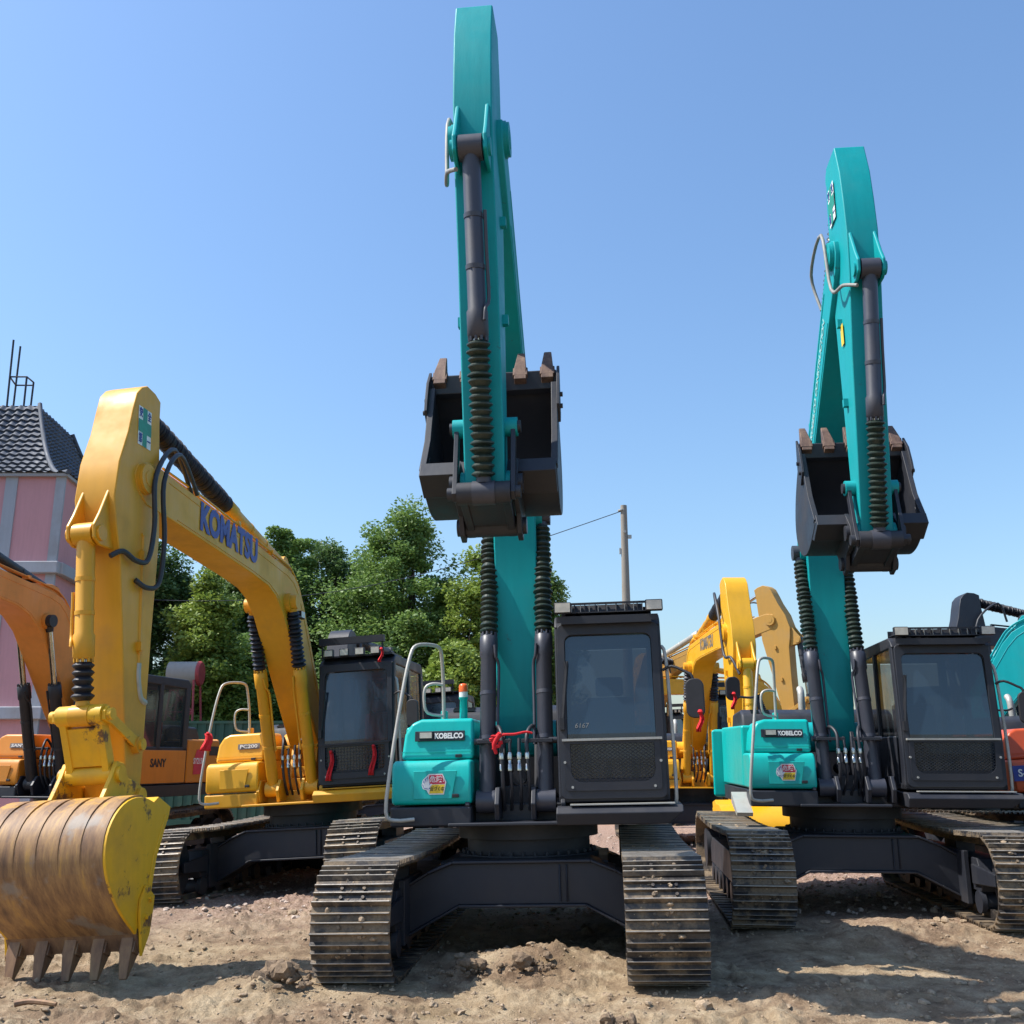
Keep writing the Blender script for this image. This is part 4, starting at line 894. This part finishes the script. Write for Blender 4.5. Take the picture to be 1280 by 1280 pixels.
def npmesh(name, co, fc, mat, smooth=False):
    me = bpy.data.meshes.new(name); k = fc.shape[1]
    me.vertices.add(len(co)); me.vertices.foreach_set('co', co.astype(np.float32).ravel()); me.loops.add(fc.size); me.loops.foreach_set('vertex_index', fc.astype(np.int32).ravel())
    me.polygons.add(len(fc)); me.polygons.foreach_set('loop_start', np.arange(0, fc.size, k, dtype=np.int32)); me.polygons.foreach_set('loop_total', np.full(len(fc), k, np.int32))
    me.materials.append(mat); me.update(calc_edges=True); me.polygons.foreach_set('use_smooth', [smooth] * len(fc))
    o = bpy.data.objects.new(name, me); C.objects.link(o); return o
def groundmat():
    m, nt, b = newmat('muddy ground'); L = nt.links.new; co = coords(nt)
    def noise(sc, det=8., ro=.6): n = N(nt, 'ShaderNodeTexNoise', Scale=sc, Detail=det, Roughness=ro); L(co, n.inputs['Vector']); return n.outputs[0]
    a = noise(.55, 6., .6); c = noise(3.6, 9., .68); g = noise(55., 4., .75); p = noise(.9, 7., .62)
    r1 = ramp(nt, c, [(.30, (.19, .125, .075)), (.47, (.42, .305, .185)), (.68, (.63, .495, .325))])
    r2 = ramp(nt, c, [(.30, (.13, .080, .048)), (.50, (.32, .215, .135)), (.72, (.55, .42, .28))])
    mx = N(nt, 'ShaderNodeMix', data_type='RGBA'); ra = ramp(nt, a, [(.42, (0, 0, 0)), (.60, (1, 1, 1))]); L(ra.outputs[0], mx.inputs[0]); L(r1.outputs[0], mx.inputs[6]); L(r2.outputs[0], mx.inputs[7])
    # reddish gravel further back
    sx = N(nt, 'ShaderNodeSeparateXYZ'); L(co, sx.inputs[0]); mr = N(nt, 'ShaderNodeMapRange'); mr.inputs['From Min'].default_value = 10.; mr.inputs['From Max'].default_value = 13.; L(sx.outputs[1], mr.inputs[0])
    vo = N(nt, 'ShaderNodeTexVoronoi', Scale=26.); L(co, vo.inputs['Vector'])
    rv = ramp(nt, vo.outputs['Distance'], [(.0, (.62, .46, .37)), (.6, (.36, .24, .185))])
    mv = N(nt, 'ShaderNodeMix', data_type='RGBA', blend_type='MULTIPLY'); mv.inputs[0].default_value = .6; L(rv.outputs[0], mv.inputs[6]); L(vo.outputs['Color'], mv.inputs[7])
    mv2 = N(nt, 'ShaderNodeMix', data_type='RGBA'); mv2.inputs[0].default_value = .45; L(rv.outputs[0], mv2.inputs[6]); L(mv.outputs[2], mv2.inputs[7])
    mg = N(nt, 'ShaderNodeMix', data_type='RGBA'); L(mr.outputs[0], mg.inputs[0]); L(mx.outputs[2], mg.inputs[6]); L(rv.outputs[0], mg.inputs[7])
    # ochre wet patches
    rp = ramp(nt, p, [(.60, (0, 0, 0)), (.70, (.55, .55, .55))]); mo = N(nt, 'ShaderNodeMix', data_type='RGBA'); mo.inputs[7].default_value = rgb((.25, .165, .06)); L(rp.outputs[0], mo.inputs[0]); L(mg.outputs[2], mo.inputs[6])
    mm = N(nt, 'ShaderNodeMix', data_type='RGBA', blend_type='MULTIPLY'); mm.inputs[0].default_value = .42; rg = ramp(nt, g, [(.30, (.45, .45, .45)), (.62, (1.12, 1.12, 1.12))]); L(mo.outputs[2], mm.inputs[6]); L(rg.outputs[0], mm.inputs[7])
    L(mm.outputs[2], b.inputs['Base Color'])
    rr = ramp(nt, p, [(.60, (.95,) * 3), (.72, (.45,) * 3)]); L(rr.outputs[0], b.inputs['Roughness']); b.inputs['Specular IOR Level'].default_value = .25
    bp = N(nt, 'ShaderNodeBump', Strength=1., Distance=.03); L(g, bp.inputs['Height']); bp2 = N(nt, 'ShaderNodeBump', Strength=.6, Distance=.05); L(c, bp2.inputs['Height']); L(bp.outputs[0], bp2.inputs['Normal']); L(bp2.outputs[0], b.inputs['Normal'])
    return m
gr = npmesh('ground', co, fc, groundmat(), True); tag(gr, 'churned light brown mud with clods and tread prints', 'ground', kind='structure')
# loose clods and stones
cl = MB(); nC = 11000
yy_ = 4.2 + rng.random(nC) ** 1.25 * 12; xx_ = rng.uniform(-1, 1, nC) * (yy_ * .56 + .5); pp_ = fbm(xx_, yy_, .9, 3, 77); zz_ = gheight(xx_, yy_)
for xx, yy, pp, z in zip(xx_, yy_, pp_, zz_):
    if pp < .47 and random.random() < .7: continue
    rad = min(.055, .004 + random.paretovariate(2.3) * .0050); blob(cl, (xx, yy, z + rad * .25), rad, .7)
tag(cl.build('dirt_clods', MUD, None), 'loose clods and pebbles scattered over the mud', 'clods', kind='stuff')
GRAVM = plain('pale stone', (.50, .40, .33), .9)
cl = MB(); yy_ = rng.uniform(11.5, 24, 2600); xx_ = rng.uniform(-.5, .62, 2600) * yy_; zz_ = gheight(xx_, yy_)
for xx, yy, z in zip(xx_, yy_, zz_): blob(cl, (xx, yy, z + .01), random.uniform(.012, .035), .7)
tag(cl.build('gravel', GRAVM, None), 'reddish gravel behind the excavators', 'gravel', kind='stuff')
def rock(x, y, r, lab, name='soil_lump', mat=MUDD, n=9):
    m = MB(); z = float(gheight(np.array([x]), np.array([y]))[0])
    for k in range(n): blob(m, (x + random.gauss(0, r * .8), y + random.gauss(0, r * .5), z + random.uniform(0, r * .7)), r * random.uniform(.35, .8))
    for k in range(n * 6): a = random.gauss(0, r * 1.2); b = random.gauss(0, r * .9); blob(m, (x + a, y + b, z + max(0, r * .7 - math.hypot(a, b) * .5)), r * random.uniform(.10, .25))
    o = m.build(name, mat, None); tag(o, lab, 'soil lump', 'lumps of dug soil'); return o
rock(-1.72, 8.0, .13, 'dark heap of churned soil left of the central left track')
rock(-.32, 8.55, .085, 'small lump of soil under the arch between the central tracks, left one')
rock(.12, 8.6, .095, 'small lump of soil under the arch between the central tracks, right one')
rock(.72, 7.15, .07, 'pale crumbly lump at the bottom edge of the photo below the right track', n=7)
s = MB(); s.tube([(-.14, 0, 0), (-.05, .02, .012), (.06, .0, .01), (.15, -.01, 0)], [.022, .015], 7, smooth=3); o = s.build('broken_brick', RUST, None, 0); pz = atpix(38, 1232, 7.35); o.location = (pz.x, 7.45, .03); tag(o, 'reddish broken stick of clay below the worn bucket teeth', 'debris')

# ------------------------------------------------------------------ trees
def leafmat(name, c1, c2, c3):
    m, nt, b = newmat(name); L = nt.links.new; co = coords(nt)
    n = N(nt, 'ShaderNodeTexNoise', Scale=.9, Detail=3.); L(co, n.inputs['Vector']); n2 = N(nt, 'ShaderNodeTexNoise', Scale=6., Detail=2.); L(co, n2.inputs['Vector'])
    ad = N(nt, 'ShaderNodeMath', operation='ADD'); L(n.outputs[0], ad.inputs[0]); L(n2.outputs[0], ad.inputs[1])
    md = N(nt, 'ShaderNodeMath', operation='MULTIPLY'); md.inputs[1].default_value = .5; L(ad.outputs[0], md.inputs[0])
    r = ramp(nt, md.outputs[0], [(.36, c1), (.50, c2), (.64, c3)]); L(r.outputs[0], b.inputs['Base Color']); b.inputs['Roughness'].default_value = .55
    tr = N(nt, 'ShaderNodeBsdfTranslucent'); L(r.outputs[0], tr.inputs['Color']); mx = N(nt, 'ShaderNodeMixShader'); mx.inputs[0].default_value = .35
    L(b.outputs[0], mx.inputs[1]); L(tr.outputs[0], mx.inputs[2]); L(mx.outputs[0], nt.nodes['Material Output'].inputs['Surface']); return m
LEAF = [leafmat('leaf dark', (.06, .11, .035), (.11, .19, .055), (.18, .28, .08)),
        leafmat('leaf mid', (.09, .165, .042), (.17, .27, .065), (.27, .40, .10)),
        leafmat('leaf bright', (.11, .18, .036), (.22, .30, .05), (.35, .44, .09))]
BARK = plain('bark', (.085, .065, .05), .9)
def tree(x, y, h, rx, label, kind=1, base=.12, seed=1, dens=1., ry=None, name='broadleaf_tree', ncl=None):
    rs = np.random.default_rng(seed); rnd = random.Random(seed); root = empty(name, (x, y, 0)); tag(root, label, 'tree', 'trees behind the yard')
    ry = ry or rx; zb = h * base; zc = (h + zb) / 2; rz = (h - zb) / 2
    ncl = ncl or int(150 * dens); cen = []
    while len(cen) < ncl:
        p = rs.uniform(-1, 1, 3); r2 = np.dot(p, p)
        if r2 > 1 or r2 < .12 * rs.random(): continue
        lob = .78 + .32 * math.sin(p[0] * 5 + seed) * math.cos(p[2] * 6 + seed * 2) 
        w = 1. if p[2] < .1 else (1 - .35 * p[2] ** 2)
        cen.append((p[0] * rx * w * lob, p[1] * ry * w * lob, zc + p[2] * rz * (.94 + .08 * math.sin(seed + p[0] * 7))))
    cen = np.array(cen); nl = int(430 * dens ** .3)
    cr = rs.uniform(.30, .90, len(cen)) * (rx / 2.2) ** .5
    d = rs.normal(size=(len(cen), nl, 3)); d /= np.linalg.norm(d, axis=-1, keepdims=True); rad = rs.random((len(cen), nl, 1)) ** .45
    P = cen[:, None] + d * rad * cr[:, None, None] * np.array([1, 1, .72]); P = P.reshape(-1, 3); n = len(P)
    P[:, 2] = np.maximum(P[:, 2], .15)
    a = rs.normal(size=(n, 3)); a[:, 2] = a[:, 2] * .5; a /= np.linalg.norm(a, axis=1, keepdims=True); b = np.cross(a, rs.normal(size=(n, 3)) + np.array([0, 0, 1.2])); b /= np.linalg.norm(b, axis=1, keepdims=True)
    sz = rs.uniform(.045, .095, (n, 1)); v = np.stack([P - a * sz, P - b * sz * .55, P + a * sz, P + b * sz * .55], 1).reshape(-1, 3)
    npo = npmesh('crown', v, np.arange(n * 4).reshape(-1, 4), LEAF[kind]); npo.parent = root
    t = MB(); 
    for q in range(rnd.choice((1, 2, 3))):
        ox = rnd.uniform(-.35, .35); px, py = ox, 0; pth = [(ox * .5, 0, -.1)]
        for k in range(6): px += rnd.uniform(-.22, .22) + ox * .15; py += rnd.uniform(-.15, .15); pth.append((px, py, h * .9 * (k + 1) / 6.5))
        t.tube(pth, [.13 + h * .008, .03], 8, smooth=3)
        for k in range(9):
            i = rnd.randrange(1, 6); c = cen[rnd.randrange(len(cen))]; s0 = Vector(pth[i]); e = Vector(c)
            if e.z > s0.z - .3: t.tube([s0, s0.lerp(e, .5) + Vector((0, 0, -.15)), e], [.045, .012], 5, smooth=3)
    t.build('trunk', BARK, root)
    return root
def tpx(px, py_top, Y): p = atpix(px, py_top, Y); return p.x, p.z
specs = [  # px, top py, Y, half width px, kind, label
    (205, 668, 38, 66, 0, 'dark tree directly right of the worn yellow arm, tallest part hidden by the boom', 1),
    (262, 722, 31, 48, 2, 'light green bushy tree seen below the blue lettering of the yellow boom', 2),
    (312, 645, 40, 34, 0, 'narrow tree whose dark top just peeks above the yellow boom', 3),
    (362, 648, 39, 46, 1, 'slender mid green tree right of the yellow boom bend', 4),
    (415, 655, 41, 50, 0, 'dark green tree second to the right of the yellow boom bend', 5),
    (505, 628, 37, 84, 1, 'biggest roundest tree with many thin stems, left of the central teal boom', 6),
    (600, 672, 35, 42, 2, 'yellowish green tree directly behind the central bucket and left bellows', 7),
    (672, 690, 39, 50, 1, 'tree with rounded right edge between the central boom and the cab', 8),
    (455, 684, 42, 44, 1, 'mid green tree filling the dip left of the roundest tree', 21),
    (282, 690, 42, 44, 0, 'dark tree seen through the crook of the yellow boom', 22),
    (565, 800, 30, 55, 2, 'low bright green bush behind the orange beacon', 9),
    (455, 800, 31, 60, 0, 'low dark undergrowth tree behind the yellow excavator cab roof', 10),
    (330, 790, 33, 60, 1, 'low dense tree behind the yellow tool box', 11),
]
for (px, py, Yt, hwp, kd, lab, sd) in specs:
    x, z = tpx(px, py, Yt); tree(x, Yt, z, hwp / 1250 * Yt * 1.22, lab, kd, .04 if py > 760 else .10, sd, dens=1.25 if hwp > 50 else .9)

# ------------------------------------------------------------------ building with bell shaped tiled roof
PINK = paint('pink render', (.66, .33, .34), .85, amt=.35, dirt=(.38, .22, .21), scale=.5)
STONE = paint('grey band', (.42, .43, .46), .8, amt=.4, scale=.8)
TILE = paint('blue grey tile', (.075, .088, .115), .6, amt=.5, dirt=(.20, .20, .20), scale=1.5, streak=False)
bl = empty('pink_building', (0, 0, 0)); tag(bl, 'pink rendered tower building with dark bell shaped tiled roof at the left edge', 'building')
cA = Vector((-13.0, 28., 0)); dirR = Vector((-.09, 1, 0)).normalized(); dirL = Vector((-1, 0, 0)); wl, wr = 7., 10.
ze = 9.7
s = MB(); fp = [cA, cA + dirR * wr, cA + dirR * wr + dirL * wl, cA + dirL * wl]; s.add([(p.x, p.y, -.2) for p in fp] + [(p.x, p.y, ze) for p in fp], [(3, 2, 1, 0), (4, 5, 6, 7), (0, 1, 5, 4), (1, 2, 6, 5), (2, 3, 7, 6), (3, 0, 4, 7)])
s.build('wall', PINK, bl)
s = MB(); s.box((cA.x - .10, cA.y - .01, ze / 2), (.27, .08, ze - .02)); s.build('corner_band', STONE, bl); s = MB(); s.box((cA.x - 1.52, cA.y - .01, ze / 2), (.35, .06, ze - .02)); s.build('corner_band', STONE, bl)
for zz in (6.95, 2.9):
    s = MB(); s.box((cA.x - wl / 2, cA.y - .08, zz), (wl + .3, .26, .34)); m_ = cA + dirR * wr / 2; s.box((m_.x + .09, m_.y, zz), (.24, wr, .34), Matrix.Rotation(math.atan2(.09, 1), 3, 'Z')); s.build('string_course', STONE, bl, .03, 2)
# bell roof: rings of shrinking footprint
ctr = cA + dirR * (wr / 2) + dirL * (wl / 2); rows = 17; zt = 13.1
def sc(t): return 1 - .62 * (1 - (1 - t) ** 2.1) if t < 1 else .38
def ring(t, lift=0, e=0.):
    k = (1.035 - .735 * (t ** .55) ) + e; return k
s = MB()
for side in range(4):
    P0 = fp[side]; P1 = fp[(side + 1) % 4]; nseg = 150; prev = None
    for rI in range(rows):
        for half in (0, 1):
            t = (rI + half) / rows; z = ze + (zt - ze) * (t ** 1.15) + (.05 if half == 0 else 0.); k = ring(t) + (.012 if half == 0 else 0)
            a = ctr + (P0 - ctr) * k; b = ctr + (P1 - ctr) * k; row = []
            nrm_ = Vector(((P1 - P0).y, -(P1 - P0).x, 0)).normalized()
            for i in range(nseg + 1):
                u = i / nseg; p = a.lerp(b, u); w = ((p - ctr).dot((P1 - P0).normalized())) * 2 * math.pi / .30
                bmp = .035 * math.cos(w); row.append((p.x + nrm_.x * bmp, p.y + nrm_.y * bmp, z + bmp * .5))
            if prev is not None:
                vs = prev + row; s.add(vs, [(i, i + 1, i + nseg + 2, i + nseg + 1) for i in range(nseg)], 0, False)
            prev = row
    k0 = []
for side in range(4):
    P0 = fp[side]; pts = [ctr + (P0 - ctr) * (ring(t / 12.) + .02) + Vector((0, 0, ze + (zt - ze) * ((t / 12.) ** 1.15) - 0 + .06)) - Vector((0, 0, 0)) for t in range(13)]
    s.tube([Vector((p.x, p.y, p.z - .03)) for p in pts], .075, 8)
tp = [ctr + (p - ctr) * ring(1.) for p in fp]; s.add([(p.x, p.y, zt) for p in tp], [(0, 1, 2, 3)])
s.build('roof', TILE, bl)
s = MB(); ev = [ctr + (p - ctr) * 1.03 for p in fp]; s.add([(p.x, p.y, ze - .06) for p in ev] + [(p.x, p.y, ze + .03) for p in ev], [(3, 2, 1, 0), (4, 5, 6, 7), (0, 1, 5, 4), (1, 2, 6, 5), (2, 3, 7, 6), (3, 0, 4, 7)]); s.build('eaves', STONE, bl)
s = MB(); an = {}
Ya = 32.2
for i, (pb, pt) in enumerate((((8, 515), (17, 425)), ((16, 515), (25.5, 433)), ((29, 515), (33.5, 471)), ((37, 520), (42, 478)))):
    yy = Ya + (0 if i in (0, 2) else .8); a = atpix(*pb, yy); b = atpix(*pt, yy); a.z = zt - .15; s.cyl(a, b, .035, 8); an[i] = (a, b)
lv = 12.15 + 1.15
def at_z(i, z): a, b = an[i]; t = (z - a.z) / (b.z - a.z); return a.lerp(b, t)
for i, j in ((0, 2), (2, 3), (3, 1), (1, 0)): s.cyl(at_z(i, an[2][1].z), at_z(j, an[2][1].z if j != 3 else an[3][1].z), .028, 6)
s.build('roof_frame', DGREY, bl)

# ------------------------------------------------------------------ pole, wire, fence, tank
p = atpix(783, 770, 26); t_ = atpix(779.5, 632, 26)
pl = empty('utility_pole', (p.x, 26, 0)); tag(pl, 'tall grey concrete utility pole behind the central cab', 'pole')
s = MB(); s.lathe((0, 0, -.2), (t_.x - p.x, 0, t_.z), [(0, .165), (t_.z + .2, .085)], 18); s.build('shaft', paint('pole concrete', (.30, .27, .23), .85, amt=.4, scale=3), pl)
s = MB(); k = t_.z
s.lathe((-.055, 0, k - .12), (-.055, 0, k - .2), [(0, .10), (.03, .10)], 14); s.cyl((.0, -.12, k - .75), (.0, -.18, k - .75), .035, 8); s.box((.14, -.02, k - .86), (.10, .08, .09)); s.box((-.12, -.02, k - 1.25), (.04, .05, .16)); s.build('pole_fitting', GALV, pl)
s = MB(); a = Vector((t_.x, 26, k - .13)); b = Vector((-13., 31., 6.6)); pts = [a.lerp(b, i / 16) - Vector((0, 0, 1.0 * math.sin(math.pi * i / 16))) for i in range(17)]; s.tube(pts, .011, 5); tag(s.build('overhead_wire', DGREY, None), 'thin dark wire sagging from the utility pole to the left', 'wire')
GRN = paint('green sheet', (.012, .070, .045), .5, amt=.25)
a = atpix(228, 890, 27); fe = empty('green_container', (a.x + .9, 27, 0)); tag(fe, 'dark green metal container behind the orange excavator side panel', 'container')
s = MB(); n = 40
for i in range(n):
    x0 = -2.4 + 4.8 * i / n; s.box((x0 + .06, 0 if i % 2 else .03, 1.35), (.121, .05, 2.5))
s.build('corrugated_side', GRN, fe); s = MB(); s.box((0, .9, 2.62), (4.9, 1.9, .07)); s.box((0, .0, .08), (4.9, .12, .14)); s.box((2.4, .9, 1.35), (.08, 1.8, 2.5)); s.box((-2.4, .9, 1.35), (.08, 1.8, 2.5)); s.build('frame', GRN, fe)
a = atpix(236, 842, 29); tk = empty('cement_hopper', (a.x, 29, 0)); tag(tk, 'small grey drum with a red end on red lattice legs before the dark trees', 'hopper')
DR = paint('drum grey', (.34, .31, .28), .7, amt=.4); RL = plain('red lattice', (.36, .045, .05), .6)
s = MB(); zc = a.z; s.lathe((-.55, 0, zc), (.33, 0, zc), [(0, .34), (.83, .34)], 24); s.build('drum', DR, tk)
s = MB(); s.lathe((.28, 0, zc), (.42, 0, zc), [(0, .35), (.05, .36), (.10, .32)], 24); s.build('end_cap', RL, tk)
s = MB(); 
for (x0, y0) in ((-.35, -.3), (.25, -.3), (-.35, .3), (.25, .3)): s.tube([(x0, y0, zc - .2), (x0 * 2., y0 * 2, 0)], .035, 6)
for kk in range(4):
    z0 = zc - .4 - kk * .7; z1 = z0 - .7; w0 = 1 + (zc - z0) / zc; w1 = 1 + (zc - z1) / zc
    s.tube([(-.35 * w0, -.3 * w0, z0), (.25 * w1, -.3 * w1, z1)], .022, 5); s.tube([(.25 * w0, -.3 * w0, z0), (-.35 * w1, -.3 * w1, z1)], .022, 5); s.tube([(-.35 * w1, -.3 * w1, z1), (.25 * w1, -.3 * w1, z1)], .022, 5)
s.build('lattice_leg', RL, tk)

# ------------------------------------------------------------------ light, sky, camera
SUN_EL, SUN_AZ = R(54), R(4)      # azimuth measured from -X towards the camera
sd = Vector((-math.cos(SUN_EL) * math.cos(SUN_AZ), -math.cos(SUN_EL) * math.sin(SUN_AZ), math.sin(SUN_EL)))
ld = bpy.data.lights.new('sun', 'SUN'); ld.energy = 5.0; ld.angle = R(.53); ld.color = (1, .955, .88); lo = bpy.data.objects.new('sun', ld); C.objects.link(lo); lo.rotation_euler = sd.to_track_quat('Z', 'Y').to_euler(); lo.location = (-10, 0, 20)
w = bpy.data.worlds.new('World'); SC.world = w; w.use_nodes = True; nt = w.node_tree; bg = nt.nodes['Background']
sk = nt.nodes.new('ShaderNodeTexSky'); sk.sky_type = 'NISHITA'; sk.sun_disc = False; sk.sun_elevation = SUN_EL; sk.sun_rotation = math.atan2(sd.x, sd.y); sk.air_density = 1.5; sk.dust_density = 1.5; sk.ozone_density = 8.5; sk.altitude = 50
nt.links.new(sk.outputs[0], bg.inputs[0]); bg.inputs[1].default_value = .15
cam = bpy.data.cameras.new('camera'); cam.sensor_width = 36; cam.lens = FPX / 1280 * 36; cam.clip_end = 3000; cam.clip_start = .05
cobj = bpy.data.objects.new('camera', cam); C.objects.link(cobj); cobj.location = (0, 0, CH); cobj.rotation_euler = (R(90) + PITCH, 0, 0); SC.camera = cobj
SC.view_settings.view_transform = 'Standard'; SC.view_settings.look = 'None'; SC.view_settings.exposure = 0.46; SC.view_settings.gamma = 1
SC.cycles.use_adaptive_sampling = True; SC.cycles.max_bounces = 8
